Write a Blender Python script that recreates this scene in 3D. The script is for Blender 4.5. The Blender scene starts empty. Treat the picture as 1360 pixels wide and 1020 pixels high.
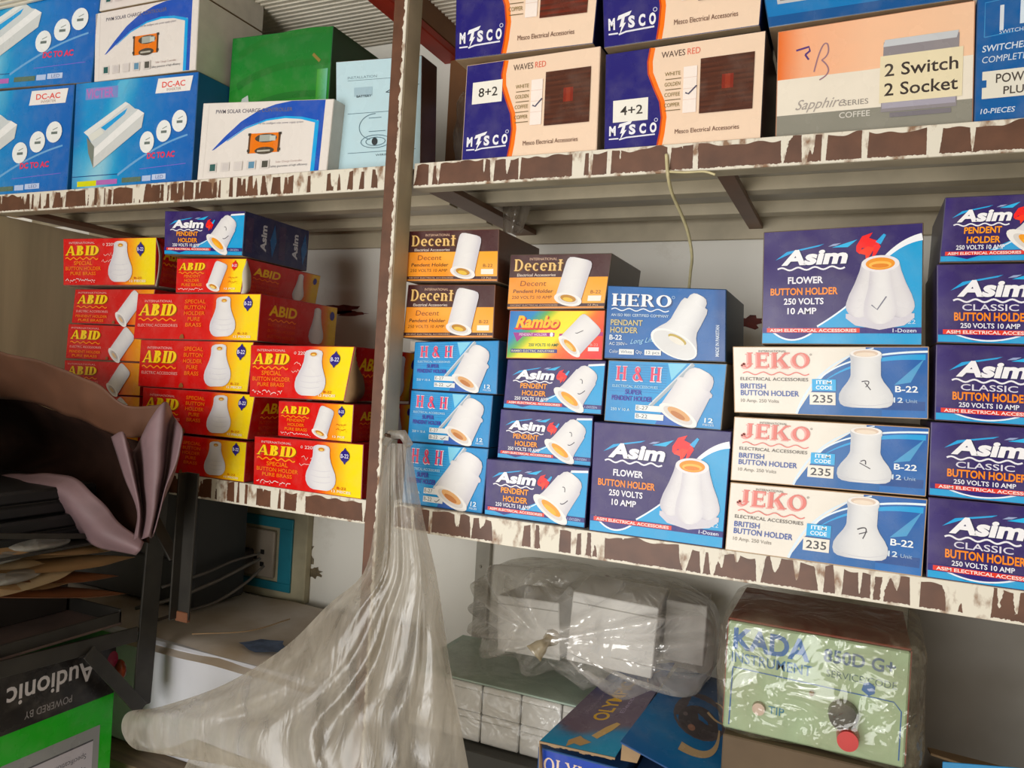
import bpy, bmesh, math, random
from mathutils import Vector, Matrix, noise as mnoise

# ---------------------------------------------------------------- camera, world, lights, exposure
CAMP = (0.65338, -0.95910, 0.18743)
YAW, PITCH, ROLL, FPX = 0.42188, -0.00162, 0.05777, 1017.89
def _basis():
    ca, sa = math.cos(YAW), math.sin(YAW); cb, sb = math.cos(PITCH), math.sin(PITCH); cc, sc = math.cos(ROLL), math.sin(ROLL)
    f = Vector((-sa*cb, ca*cb, sb)); r0 = Vector((ca, sa, 0)); u0 = r0.cross(f)
    return r0*cc + u0*sc, -r0*sc + u0*cc, f
CR, CU, CF = _basis()
scene = bpy.context.scene
C = scene.collection
cam_data = bpy.data.cameras.new('camera'); cam = bpy.data.objects.new('camera', cam_data); C.objects.link(cam)
cam_data.sensor_width = 36.0; cam_data.lens = 36.0*FPX/1360.0; cam_data.clip_start = 0.02
m = Matrix((CR, CU, -CF)).transposed().to_4x4(); m.translation = Vector(CAMP); cam.matrix_world = m
scene.camera = cam

world = bpy.data.worlds.new('daylight'); scene.world = world; world.use_nodes = True
world.node_tree.nodes['Background'].inputs[0].default_value = (0.80, 0.88, 1.0, 1)
world.node_tree.nodes['Background'].inputs[1].default_value = 1.0

def area_light(name, loc, target, sx, sy, power, col):
    l = bpy.data.lights.new(name, 'AREA'); l.shape = 'RECTANGLE'; l.size = sx; l.size_y = sy; l.energy = power; l.color = col
    o = bpy.data.objects.new(name, l); C.objects.link(o); o.location = loc
    o.rotation_euler = (Vector(target)-Vector(loc)).to_track_quat('-Z', 'Y').to_euler()
    return o
area_light('shop_front_daylight', (-0.28, -2.85, -0.26), (0.15, 0.0, 0.05), 2.3, 2.1, 70, (1.0, 0.975, 0.93))
area_light('shop_door_daylight', (0.22, -2.70, 0.30), (0.4, 0.0, 0.20), 0.42, 0.60, 7.5, (1.0, 0.985, 0.96))
scene.view_settings.view_transform = 'Standard'; scene.view_settings.look = 'None'
scene.view_settings.gamma = 1.0; scene.view_settings.use_curve_mapping = False
scene.view_settings.exposure = 0.0

# ---------------------------------------------------------------- helpers
def ray(px, py): return CF + CR*((px-680)/FPX) - CU*((py-510)/FPX)
def _on(px, py, ax, val):
    d = ray(px, py); t = (val-CAMP[ax])/d[ax]; return Vector(CAMP)+d*t
def U(px, py, Y=0.0): return _on(px, py, 1, Y)
def UX(px, py, X): return _on(px, py, 0, X)
def UZ(px, py, Z): return _on(px, py, 2, Z)

def lin(c):
    if isinstance(c, str): c = tuple(int(c[i:i+2], 16)/255 for i in (0, 2, 4))
    return tuple((x/12.92 if x <= 0.04045 else ((x+0.055)/1.055)**2.4) for x in c)

def ink(c, k=1.22):
    """printing ink: the sheet colour, a little more saturated"""
    r = lin(c); g = 0.3*r[0]+0.55*r[1]+0.15*r[2]
    return tuple(max(0.0, min(1.0, g+(x-g)*k)) for x in r)
_mats = {}
def mat(name, col, rough=0.6, metal=0.0, nz=0.12, scale=18.0, bump=0.0, coat=0.0, spec=0.5, col2=None, stretch=None):
    """plain procedural material: colour broken up by noise"""
    if name in _mats: return _mats[name]
    m = bpy.data.materials.new(name); m.use_nodes = True; nt = m.node_tree; b = nt.nodes['Principled BSDF']
    tc = nt.nodes.new('ShaderNodeTexCoord'); n = nt.nodes.new('ShaderNodeTexNoise'); n.inputs['Scale'].default_value = scale; n.inputs['Detail'].default_value = 5
    vec = tc.outputs['Object']
    if stretch:
        mp = nt.nodes.new('ShaderNodeMapping'); mp.inputs['Scale'].default_value = stretch; nt.links.new(vec, mp.inputs[0]); vec = mp.outputs[0]
    nt.links.new(vec, n.inputs['Vector'])
    r = nt.nodes.new('ShaderNodeValToRGB'); c = lin(col)
    c2 = lin(col2) if col2 else tuple(max(0, x*(1-nz*2)) for x in c)
    r.color_ramp.elements[0].position = 0.3; r.color_ramp.elements[1].position = 0.65
    r.color_ramp.elements[0].color = (*c2, 1); r.color_ramp.elements[1].color = (*c, 1)
    nt.links.new(n.outputs['Fac'], r.inputs[0]); nt.links.new(r.outputs[0], b.inputs['Base Color'])
    b.inputs['Roughness'].default_value = rough; b.inputs['Metallic'].default_value = metal
    b.inputs['Coat Weight'].default_value = coat; b.inputs['Specular IOR Level'].default_value = spec
    if bump:
        bp = nt.nodes.new('ShaderNodeBump'); bp.inputs['Strength'].default_value = bump; bp.inputs['Distance'].default_value = 0.004
        nt.links.new(n.outputs['Fac'], bp.inputs['Height']); nt.links.new(bp.outputs[0], b.inputs['Normal'])
    _mats[name] = m; return m

def print_mat():
    m = bpy.data.materials.new('printed_card'); m.use_nodes = True; nt = m.node_tree; b = nt.nodes['Principled BSDF']
    a = nt.nodes.new('ShaderNodeVertexColor'); a.layer_name = 'Col'
    n = nt.nodes.new('ShaderNodeTexNoise'); n.inputs['Scale'].default_value = 25; n.inputs['Detail'].default_value = 4
    tc = nt.nodes.new('ShaderNodeTexCoord'); nt.links.new(tc.outputs['Object'], n.inputs['Vector'])
    mr = nt.nodes.new('ShaderNodeMapRange'); mr.inputs[3].default_value = 0.17; mr.inputs[4].default_value = 0.36
    nt.links.new(n.outputs['Fac'], mr.inputs[0]); nt.links.new(mr.outputs[0], b.inputs['Roughness'])
    n2 = nt.nodes.new('ShaderNodeTexNoise'); n2.inputs['Scale'].default_value = 11; n2.inputs['Detail'].default_value = 1.5
    nt.links.new(tc.outputs['Object'], n2.inputs['Vector'])
    bp = nt.nodes.new('ShaderNodeBump'); bp.inputs['Strength'].default_value = 0.55; bp.inputs['Distance'].default_value = 0.005
    nt.links.new(n2.outputs['Fac'], bp.inputs['Height']); nt.links.new(bp.outputs[0], b.inputs['Normal'])
    # thin film of shop dust and rubbed patches
    n3 = nt.nodes.new('ShaderNodeTexNoise'); n3.inputs['Scale'].default_value = 45; n3.inputs['Detail'].default_value = 6; nt.links.new(tc.outputs['Object'], n3.inputs['Vector'])
    dr = nt.nodes.new('ShaderNodeMapRange'); dr.inputs[1].default_value = .45; dr.inputs[2].default_value = .8; dr.inputs[3].default_value = .015; dr.inputs[4].default_value = .10; nt.links.new(n3.outputs['Fac'], dr.inputs[0])
    mx = nt.nodes.new('ShaderNodeMix'); mx.data_type = 'RGBA'; nt.links.new(dr.outputs[0], mx.inputs[0]); nt.links.new(a.outputs['Color'], mx.inputs[6]); mx.inputs[7].default_value = (*lin('b9b0a2'), 1)
    nt.links.new(mx.outputs[2], b.inputs['Base Color']); b.inputs['Specular IOR Level'].default_value = .30
    return m
PRINT = print_mat()

def tag(o, label=None, cat=None, group=None, kind=None):
    if label: o['label'] = label
    if cat: o['category'] = cat
    if group: o['group'] = group
    if kind: o['kind'] = kind
    return o
def empty(name, loc, label=None, cat=None, group=None):
    o = bpy.data.objects.new(name, None); C.objects.link(o); o.location = loc; o.empty_display_size = 0.02
    return tag(o, label, cat, group)
def link_mesh(name, me, mats, parent=None, smooth=False):
    for mm in (mats if isinstance(mats, (list, tuple)) else [mats]): me.materials.append(mm)
    o = bpy.data.objects.new(name, me); C.objects.link(o)
    if parent: o.parent = parent
    if smooth:
        for p in me.polygons: p.use_smooth = True
    return o
def mesh_obj(name, verts, faces, mats, parent=None, smooth=False, midx=None, origin=None):
    """world-space vertices; local to the parent's location or to origin"""
    off = Vector(parent.location) if parent else (Vector(origin) if origin is not None else Vector((0, 0, 0)))
    if parent and parent.parent: off = off + Vector(parent.parent.location)
    me = bpy.data.meshes.new(name); me.from_pydata([tuple(Vector(v)-off) for v in verts], [], faces); me.update()
    o = link_mesh(name, me, mats, parent, smooth)
    if midx:
        for p, i in zip(me.polygons, midx): p.material_index = i
    if origin is not None and not parent: o.location = off
    return o
def bm_obj(name, bm, mats, parent=None, smooth=False, origin=None):
    off = Vector(parent.location) if parent else (Vector(origin) if origin is not None else Vector((0, 0, 0)))
    if parent and parent.parent: off = off + Vector(parent.parent.location)
    bmesh.ops.translate(bm, verts=bm.verts, vec=-off)
    me = bpy.data.meshes.new(name); bm.to_mesh(me); bm.free()
    o = link_mesh(name, me, mats, parent, smooth)
    if origin is not None and not parent: o.location = off
    return o
def hexa(bm, c8, bevel=0.0012, seg=1):
    """c8: front TL TR BR BL then back TL TR BR BL"""
    v = [bm.verts.new(c) for c in c8]
    fs = [bm.faces.new([v[i] for i in q]) for q in ((0, 3, 2, 1), (4, 5, 6, 7), (1, 2, 6, 5), (0, 4, 7, 3), (0, 1, 5, 4), (3, 7, 6, 2))]
    bmesh.ops.recalc_face_normals(bm, faces=fs)
    if bevel:
        es = list({e for f in fs for e in f.edges})
        bmesh.ops.bevel(bm, geom=es, offset=bevel, segments=seg, affect='EDGES', profile=0.6)
    return fs
def box(bm, x0, x1, y0, y1, z0, z1, bevel=0.001):
    hexa(bm, [(x0, y0, z1), (x1, y0, z1), (x1, y0, z0), (x0, y0, z0), (x0, y1, z1), (x1, y1, z1), (x1, y1, z0), (x0, y1, z0)], bevel)
def bar(bm, a, b, w, h, up=(0, 0, 1), bevel=0.0008):
    a = Vector(a); b = Vector(b); d = (b-a).normalized(); up = Vector(up)
    s = d.cross(up).normalized(); t = s.cross(d).normalized()
    q = lambda p, i, j: p + s*(i*w/2) + t*(j*h/2)
    hexa(bm, [q(a, -1, 1), q(a, 1, 1), q(a, 1, -1), q(a, -1, -1), q(b, -1, 1), q(b, 1, 1), q(b, 1, -1), q(b, -1, -1)], bevel)
def tube(bm, pts, r, n=8, cap=True):
    pts = [Vector(p) for p in pts]; rings = []
    for i, p in enumerate(pts):
        d = (pts[min(i+1, len(pts)-1)]-pts[max(i-1, 0)]).normalized()
        a = d.cross(Vector((0.3, 0.2, 1)) if abs(d.z) < 0.95 else Vector((1, 0, 0))).normalized(); b = d.cross(a)
        rr = r[i] if isinstance(r, (list, tuple)) else r
        rings.append([bm.verts.new(p + a*math.cos(k*2*math.pi/n)*rr + b*math.sin(k*2*math.pi/n)*rr) for k in range(n)])
    for i in range(len(rings)-1):
        for k in range(n): bm.faces.new((rings[i][k], rings[i][(k+1) % n], rings[i+1][(k+1) % n], rings[i+1][k]))
    if cap:
        bm.faces.new(rings[0][::-1]); bm.faces.new(rings[-1])
def spline(pts, n):
    """Catmull-Rom through points"""
    pts = [Vector(p) for p in pts]; out = []
    P = [pts[0]*2-pts[1]] + pts + [pts[-1]*2-pts[-2]]
    for i in range(1, len(P)-2):
        for k in range(n):
            t = k/n; a, b, c, d = P[i-1], P[i], P[i+1], P[i+2]
            out.append(0.5*((2*b)+(c-a)*t+(2*a-5*b+4*c-d)*t*t+(3*b-a-3*c+d)*t**3))
    out.append(pts[-1]); return out

# ---------------------------------------------------------------- flat print (lettering and pictures on cartons)
_txt = {}
def text_mesh(s, bold):
    key = (s, bold)
    if key in _txt: return _txt[key]
    cu = bpy.data.curves.new('t', 'FONT'); cu.body = s; cu.size = 1; cu.offset = bold; cu.resolution_u = 3; cu.fill_mode = 'FRONT'
    ob = bpy.data.objects.new('t', cu); C.objects.link(ob)
    dg = bpy.context.evaluated_depsgraph_get(); ev = ob.evaluated_get(dg); me = ev.to_mesh()
    vs = [(v.co.x, v.co.y) for v in me.vertices]; fs = [tuple(p.vertices) for p in me.polygons]
    ev.to_mesh_clear(); bpy.data.objects.remove(ob); bpy.data.curves.remove(cu)
    _txt[key] = (vs, fs); return _txt[key]
CAP = [None]
def cap_h():
    if CAP[0] is None:
        vs, _ = text_mesh('H', 0.0); CAP[0] = max(v[1] for v in vs)
    return CAP[0]

class Art:
    """2-D canvas, x 0..W, y 0..100, in named layers that become parts"""
    def __init__(s, W): s.W = W; s.items = []; s.part = 'printed_front'; s.lay = 0
    def to(s, part): s.part = part; s.lay += 1; return s
    def add(s, vs, fs, cols):
        s.items.append((s.part, s.lay, vs, fs, cols))
    def poly(s, pts, col): s.add(pts, [tuple(range(len(pts)))], ink(col))
    def rect(s, x, y, w, h, col, sh=0): s.poly([(x, y), (x+w, y), (x+w+sh*h, y+h), (x+sh*h, y+h)], col)
    def ell(s, cx, cy, rx, ry, col, n=20, rot=0):
        c, d = math.cos(rot), math.sin(rot)
        s.poly([(cx+rx*math.cos(a)*c-ry*math.sin(a)*d, cy+rx*math.cos(a)*d+ry*math.sin(a)*c) for a in (2*math.pi*k/n for k in range(n))], col)
    def ring(s, cx, cy, rx, ry, tx, ty, col, a0=0, a1=360, n=18):
        vs = []; fs = []
        for k in range(n+1):
            a = math.radians(a0+(a1-a0)*k/n)
            vs += [(cx+rx*math.cos(a), cy+ry*math.sin(a)), (cx+(rx-tx)*math.cos(a), cy+(ry-ty)*math.sin(a))]
            if k: fs.append((2*k-2, 2*k, 2*k+1, 2*k-1))
        s.add(vs, fs, ink(col))
    def stroke(s, pts, w, col, w1=None):
        vs = []; fs = []; n = len(pts)
        for i, p in enumerate(pts):
            a = pts[max(i-1, 0)]; b = pts[min(i+1, n-1)]; dx, dy = b[0]-a[0], b[1]-a[1]; L = math.hypot(dx, dy) or 1
            ww = (w + ((w1 if w1 is not None else w)-w)*i/max(1, n-1))/2
            vs += [(p[0]-dy/L*ww, p[1]+dx/L*ww), (p[0]+dy/L*ww, p[1]-dx/L*ww)]
            if i: fs.append((2*i-2, 2*i-1, 2*i+1, 2*i))
        s.add(vs, fs, ink(col))
    def wave(s, x0, x1, y, amp, n, w, col, slope=0):
        N = n*8; s.stroke([(x0+(x1-x0)*k/N, y+slope*(x1-x0)*k/N+amp*math.sin(k/N*n*2*math.pi)) for k in range(N+1)], w, col)
    def scribble(s, x0, x1, y, h, w, col, seed=1):
        r = random.Random(seed); x = x0; pts = []
        while x < x1:
            pts.append((x, y+h*(r.random()-0.3))); x += h*(0.25+0.5*r.random())
            if r.random() < 0.16 and len(pts) > 2:
                s.stroke(pts, w, col); pts = []; s.ell(x, y-h*0.6, w*0.7, w*0.7, col, 6)
        if len(pts) > 1: s.stroke(pts, w, col)
    def arc(s, x0, y0, x1, y1, x2, y2, w, col, w1=None, n=16):
        s.stroke([((1-t)**2*x0+2*t*(1-t)*x1+t*t*x2, (1-t)**2*y0+2*t*(1-t)*y1+t*t*y2) for t in (k/n for k in range(n+1))], w, col, w1)
    def grid(s, fn, nx=24, ny=10, x0=0, y0=0, w=None, h=100):
        w = s.W if w is None else w
        vs = [(x0+w*i/nx, y0+h*j/ny) for j in range(ny+1) for i in range(nx+1)]
        fs = [(j*(nx+1)+i, j*(nx+1)+i+1, (j+1)*(nx+1)+i+1, (j+1)*(nx+1)+i) for j in range(ny) for i in range(nx)]
        s.add(vs, fs, [ink(fn((v[0]-x0)/w, (v[1]-y0)/h)) for v in vs])
    def text(s, t, x, y, h, col, w=None, bold=0.0, shear=0.0, al='l', rot=0, slope=0):
        vs, fs = text_mesh(t, bold)
        if not vs: return
        x0 = min(v[0] for v in vs); x1 = max(v[0] for v in vs); sc = h/cap_h(); sx = w/(x1-x0) if w else sc
        tw = (x1-x0)*sx; ox = {'l': 0, 'c': -tw/2, 'r': -tw}[al]; c, d = math.cos(rot), math.sin(rot); out = []
        for vx, vy in vs:
            a = (vx-x0)*sx+ox+vy*sc*shear; b = vy*sc + slope*((vx-x0)*sx+ox)
            out.append((x+a*c-b*d, y+a*d+b*c))
        s.add(out, fs, ink(col))
    def body(s, prof, x, y, ang, L, Rr, c_lit='f4f2f0', c_edge='c9c6ca', ns=12, bias=-0.15):
        """drawn turned solid: prof = (t along axis, radius) ; axis points from (x,y) at angle ang"""
        ax, ay = math.cos(ang), math.sin(ang); nx, ny = -ay, ax; vs = []; cols = []; A = ink(c_lit); B = ink(c_edge)
        for t, r in prof:
            for k in range(ns+1):
                q = -1+2*k/ns; vs.append((x+ax*t*L+nx*q*r*Rr, y+ay*t*L+ny*q*r*Rr))
                f = min(1, abs(q-bias)**2.2); cols.append(tuple(a+(b-a)*f for a, b in zip(A, B)))
        fs = [(i*(ns+1)+k, i*(ns+1)+k+1, (i+1)*(ns+1)+k+1, (i+1)*(ns+1)+k) for i in range(len(prof)-1) for k in range(ns)]
        s.add(vs, fs, cols)
    # --- slab serif capitals drawn from strokes
    def serif(s, t, x, y, h, col, w, shear=0.0, fat=1.0, slope=0.0):
        sub = Art(100); pen = 0.0
        for ch in t: pen += sub._glyph(ch, pen, ink(col), fat) + 0.10
        tot = pen-0.10
        for _, _, vs, fs, cc in sub.items:
            s.add([(x+(vx/tot)*w+vy*h*shear, y+vy*h+slope*(vx/tot)*w) for vx, vy in vs], fs, cc)
    def _glyph(s, ch, X, c, fat):
        st = 0.17*fat; th = 0.085; sf = 0.065
        def R(x, y, w, h): s.add([(X+x, y), (X+x+w, y), (X+x+w, y+h), (X+x, y+h)], [(0, 1, 2, 3)], c)
        def stem(x, y0=0, y1=1):
            R(x, y0, st, y1-y0); R(x-sf, y0, st+2*sf, th*0.8); R(x-sf, y1-th*0.8, st+2*sf, th*0.8)
        def P(*pts): s.add([(X+a, b) for a, b in pts], [tuple(range(len(pts)))], c)
        def G(cx, cy, rx, ry, a0=0, a1=360, tx=None):
            n = 16; vs = []; fs = []; tx = tx or st
            for k in range(n+1):
                a = math.radians(a0+(a1-a0)*k/n); vs += [(X+cx+rx*math.cos(a), cy+ry*math.sin(a)), (X+cx+(rx-tx)*math.cos(a), cy+(ry-th)*math.sin(a))]
                if k: fs.append((2*k-2, 2*k, 2*k+1, 2*k-1))
            s.add(vs, fs, c)
        if ch == ' ': return 0.3
        if ch == 'A': P((.0, 0), (.12, 0), (.42, 1), (.34, 1)); P((.58, 0), (.80, 0), (.50, 1), (.32, 1)); R(.2, .28, .4, th); R(-.05, 0, .26, .07); R(.52, 0, .34, .07); return 0.8
        if ch == 'B': stem(sf); G(.32, .75, .28, .25, -90, 90); G(.34, .26, .32, .27, -90, 90); R(sf+st, 1-th, .14, th); R(sf+st, .47, .14, th); R(sf+st, 0, .14, th); return 0.7
        if ch == 'H': stem(sf); stem(0.55); R(sf+st, 0.46, 0.5, th); return 0.78
        if ch == 'E': stem(sf); R(sf+st, 0, .42, th); R(sf+st, 1-th, .42, th); R(sf+st, .46, .3, th); R(.58, 0, .06, .25); R(.58, .75, .06, .25); R(.47, .38, .05, .25); return 0.68
        if ch == 'L': stem(sf); R(sf+st, 0, .4, th); R(.56, 0, .06, .3); return 0.64
        if ch == 'R': stem(sf); G(.32, .74, .32, .26, -90, 90); R(sf+st, 1-th, .12, th); R(sf+st, .48, .12, th); P((.34, .5), (.5, .5), (.76, 0), (.56, 0)); return 0.76
        if ch == 'P': stem(sf); G(.32, .72, .32, .28, -90, 90); R(sf+st, 1-th, .12, th); R(sf+st, .44, .12, th); return 0.68
        if ch == 'D': stem(sf); G(.3, .5, .46, .5, -90, 90); R(sf+st, 0, .1, th); R(sf+st, 1-th, .1, th); return 0.8
        if ch == 'O': G(.42, .5, .42, .5); return 0.84
        if ch == 'C': G(.42, .5, .42, .5, 40, 320); R(.66, .68, .06, .3); return 0.76
        if ch == 'J': stem(.32, .2, 1); G(.26, .2, .23, .24, 180, 360, .12); G(.1, .22, .08, .1); return 0.6
        if ch == 'K': stem(sf); P((.24, .42), (.36, .42), (.78, 1), (.64, 1)); P((.36, .5), (.48, .62), (.84, 0), (.62, 0)); R(.58, .93, .3, .07); R(.54, 0, .36, .07); return 0.88
        if ch == 'I': stem(sf); return 0.32
        if ch == 'Y': P((.0, 1), (.2, 1), (.48, .45), (.34, .45)); P((.68, 1), (.8, 1), (.5, .45), (.4, .5)); R(.32, 0, st, .5); R(.24, 0, .34, .07); R(-.04, .93, .3, .07); R(.6, .93, .26, .07); return 0.82
        if ch == 'M': stem(sf*1.0); stem(.8); P((.1, 1), (.26, 1), (.56, .15), (.48, 0)); P((.82, 1), (.9, 1), (.54, 0), (.46, .1)); return 1.02
        if ch == 'e': G(.3, .34, .3, .34, 0, 315); R(.1, .32, .48, .07); return 0.6
        if ch == 'c': G(.3, .34, .3, .34, 45, 315); G(.44, .54, .07, .07); return 0.54
        if ch == 'n': stem(sf, 0, .68); G(.34, .42, .26, .26, 0, 110); stem(.44, 0, .45); return 0.68
        if ch == 't': stem(.12, 0, .95); R(0, .6, .45, .08); return 0.42
        if ch == '&':
            G(.34, .76, .22, .24); G(.3, .25, .3, .28, 30, 330); P((.16, .7), (.3, .78), (.8, 0), (.58, 0)); return 0.8
        return 0.5

def lay_print(art, fn, parent, base=0.00025, step=0.00007, suffix=''):
    """turn a canvas into one mesh per part; fn(u, v, off) -> world point, u,v in 0..1"""
    parts = {}
    for i, (part, lay, vs, fs, cols) in enumerate(art.items):
        parts.setdefault(part, []).append((i, vs, fs, cols))
    off = Vector(parent.location)
    if parent.parent: off = off+Vector(parent.parent.location)
    n = len(art.items); stp = min(step, 0.0016/max(1, n))
    clusters = []
    for part, items in parts.items():
        boxes = []
        for it in items:
            ps = [fn(x/art.W, y/100.0, 0) for x, y in it[1]]
            boxes.append((Vector([min(p[k] for p in ps) for k in range(3)]), Vector([max(p[k] for p in ps) for k in range(3)])))
        left = set(range(len(items)))
        while left:
            todo = [left.pop()]; grp = []
            while todo:
                q = todo.pop(); grp.append(q)
                for w in list(left):
                    g = Vector([max(0, boxes[q][0][k]-boxes[w][1][k], boxes[w][0][k]-boxes[q][1][k]) for k in range(3)]).length
                    if g < 0.017: left.remove(w); todo.append(w)
            clusters.append((part, [items[q] for q in sorted(grp)]))
    base_ob = None
    for part, items in clusters:
        V = []; F = []; K = []
        for i, vs, fs, cols in items:
            b = len(V); z = base+i*stp
            V += [tuple(fn(x/art.W, y/100.0, z)-off) for x, y in vs]
            for f in fs:
                F.append(tuple(k+b for k in f)); K.append([cols[k] if isinstance(cols, list) else cols for k in f])
        me = bpy.data.meshes.new(part); me.from_pydata(V, [], F); me.update()
        ca = me.color_attributes.new('Col', 'FLOAT_COLOR', 'CORNER'); flat = []
        for p, kk in zip(me.polygons, K):
            for c in kk: flat += [c[0], c[1], c[2], 1.0]
        ca.data.foreach_set('color', flat)
        ob = link_mesh(part, me, PRINT, parent)
        if base_ob is None and part.startswith('printed_') and part != 'printed_lettering' and parent.parent is None: base_ob = ob
        elif base_ob is not None: ob.parent = base_ob

def bilinear(tl, tr, br, bl, normal):
    def fn(u, v, off):
        return (bl*(1-u)+br*u)*(1-v)+(tl*(1-u)+tr*u)*v + normal*off
    return fn

def carton(name, label, cat, px, Y, depth, design, side, rest=None, group=None, side_art=None, top=None, bottom=None, lift=0.0005, left_art=None, back_shift=0.0):
    """cardboard carton whose printed front stands at depth Y; px = TL TR BR BL"""
    yl, yr = Y if isinstance(Y, tuple) else (Y, Y)
    tl, tr, br, bl = [U(p[0], p[1], y) for p, y in zip(px, (yl, yr, yr, yl))]
    if rest is not None: bl.z = rest+lift; br.z = rest+lift
    base = (bl+br)/2+Vector((0, depth/2, 0))
    root = empty(name, base, label, cat, group)
    D = Vector((back_shift, depth, 0))
    bm = bmesh.new(); hexa(bm, [tl, tr, br, bl, tl+D, tr+D, br+D, bl+D], 0.0013, 2)
    bm.normal_update()
    for f in bm.faces:
        if f.normal.z > 0.8: f.material_index = 1
        elif f.normal.z < -0.8: f.material_index = 2
    sm = mat('carton_'+side, side, 0.42, nz=0.08, scale=30, coat=0.1)
    bm_obj('carton_body', bm, [sm, mat('carton_'+(top or side), top or side, 0.42, nz=0.08, scale=30, coat=0.1), mat('carton_'+(bottom or 'b59a78'), bottom or 'b59a78', 0.8, nz=0.1, scale=30)], root)
    W = 100*((tr-tl).length+(br-bl).length)/((tl-bl).length+(tr-br).length)
    art = Art(W); design(art)
    nrm = (br-bl).cross(tl-bl).normalized()
    ins = 0.0012
    ex = (br-bl).normalized()*ins; ez = Vector((0, 0, ins))
    lay_print(art, bilinear(tl+ex-ez, tr-ex-ez, br-ex+ez, bl+ex+ez, nrm), root)
    if side_art:
        a2 = Art(100*depth/max(0.01, (tr-br).length)); a2.part = 'printed_side'; side_art(a2)
        ey = D.normalized()*ins
        lay_print(a2, bilinear(tr+ey-ez, tr+D-ey-ez, br+D-ey+ez, br+ey+ez, Vector((1, 0, 0))), root)
    return root, (tl, tr, br, bl)
# ---------------------------------------------------------------- carton designs
def mixc(a, b, t):
    t = max(0, min(1, t)); A = [int(a[i:i+2], 16)/255 for i in (0, 2, 4)]; B = [int(b[i:i+2], 16)/255 for i in (0, 2, 4)]
    return tuple(x+(y-x)*t for x, y in zip(A, B))
def ramp(stops, t):
    for (p0, c0), (p1, c1) in zip(stops, stops[1:]):
        if t <= p1: return mixc(c0, c1, (t-p0)/max(1e-6, p1-p0))
    return mixc(stops[-1][1], stops[-1][1], 0)

RED, YEL, ORG, NAVY = 'dd1e22', 'ffd400', 'f58a1e', '241a74'
def a_badge(a, cx, cy, r, t='B-22', col='2a1f7a'):
    a.to('round_badge'); a.ell(cx, cy, r*0.92, r*0.95, col, 16); a.poly([(cx-r*0.5, cy+r*0.6), (cx, cy+r*1.35), (cx+r*0.5, cy+r*0.6)], col); a.poly([(cx-r*0.5, cy-r*0.6), (cx, cy-r*1.35), (cx+r*0.5, cy-r*0.6)], col)
    a.text(t, cx, cy-r*0.28, r*0.6, 'e8e6f4', w=r*1.5, bold=0.015, al='c')
def a_pear(a, cx, cy, h, tilt=0.0):
    a.to('holder_picture')
    prof = [(0, .05), (.0, .45), (.03, .68), (.09, .86), (.18, .98), (.28, 1.0), (.38, .95), (.5, .8), (.62, .66), (.74, .57), (.84, .55), (.92, .56), (.97, .48), (1.0, .26)]
    a.body(prof, cx, cy-h/2, math.pi/2+tilt, h, h*0.41, 'eae8e8', 'd2cfd6')
    tx, ty = cx-math.sin(tilt)*h*0.40, cy+math.cos(tilt)*h*0.40
    for f in (-.05, -.18, -.30): a.arc(cx-h*.27, cy+h*f, cx, cy+h*(f-.07), cx+h*.27, cy+h*f, h*.012, 'd8d5da')
    a.ell(tx, ty, h*.12, h*.06, 'dcd6d2'); a.ell(tx, ty, h*.085, h*.042, 'c98a2c'); a.ell(tx, ty-h*.012, h*.05, h*.018, 'f0d48a')
def a_tubeholder(a, cx, cy, L, r, ang, prof, mouth=0.38, gold='c98a2c', gin='f0d48a', rim=1.12):
    """picture of a pendant holder whose open mouth points along ang"""
    a.to('holder_picture')
    r *= 1.25; x0, y0 = cx-math.cos(ang)*L/2, cy-math.sin(ang)*L/2
    a.body(prof, x0, y0, ang, L, r, 'e9e7e6', 'cdcad0')
    mx, my = x0+math.cos(ang)*L, y0+math.sin(ang)*L; mr = prof[-1][1]*r
    a.ell(mx, my, mr*mouth*rim, mr*rim, 'efece9', 24, ang); a.ell(mx, my, mr*mouth*.78, mr*.80, 'd9d4d0', 24, ang)
    a.ell(mx-math.cos(ang)*mr*.08, my-math.sin(ang)*mr*.08, mr*mouth*.6, mr*.62, gold, 20, ang); a.ell(mx, my, mr*mouth*.35, mr*.40, gin, 16, ang)
CYL = [(0, .5), (.02, .82), (.07, .95), (.15, 1.0), (.5, 1.0), (1, 1.02)]
BELL = [(0, .25), (.03, .5), (.1, .66), (.22, .74), (.24, .80), (.55, .86), (.8, .92), (.92, 1.0), (1.0, 1.12)]
STEP = [(0, .25), (.03, .52), (.1, .68), (.2, .76), (.3, .76), (.33, .96), (.38, 1.0), (.41, .93), (.8, 1.0), (1, 1.04)]

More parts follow.
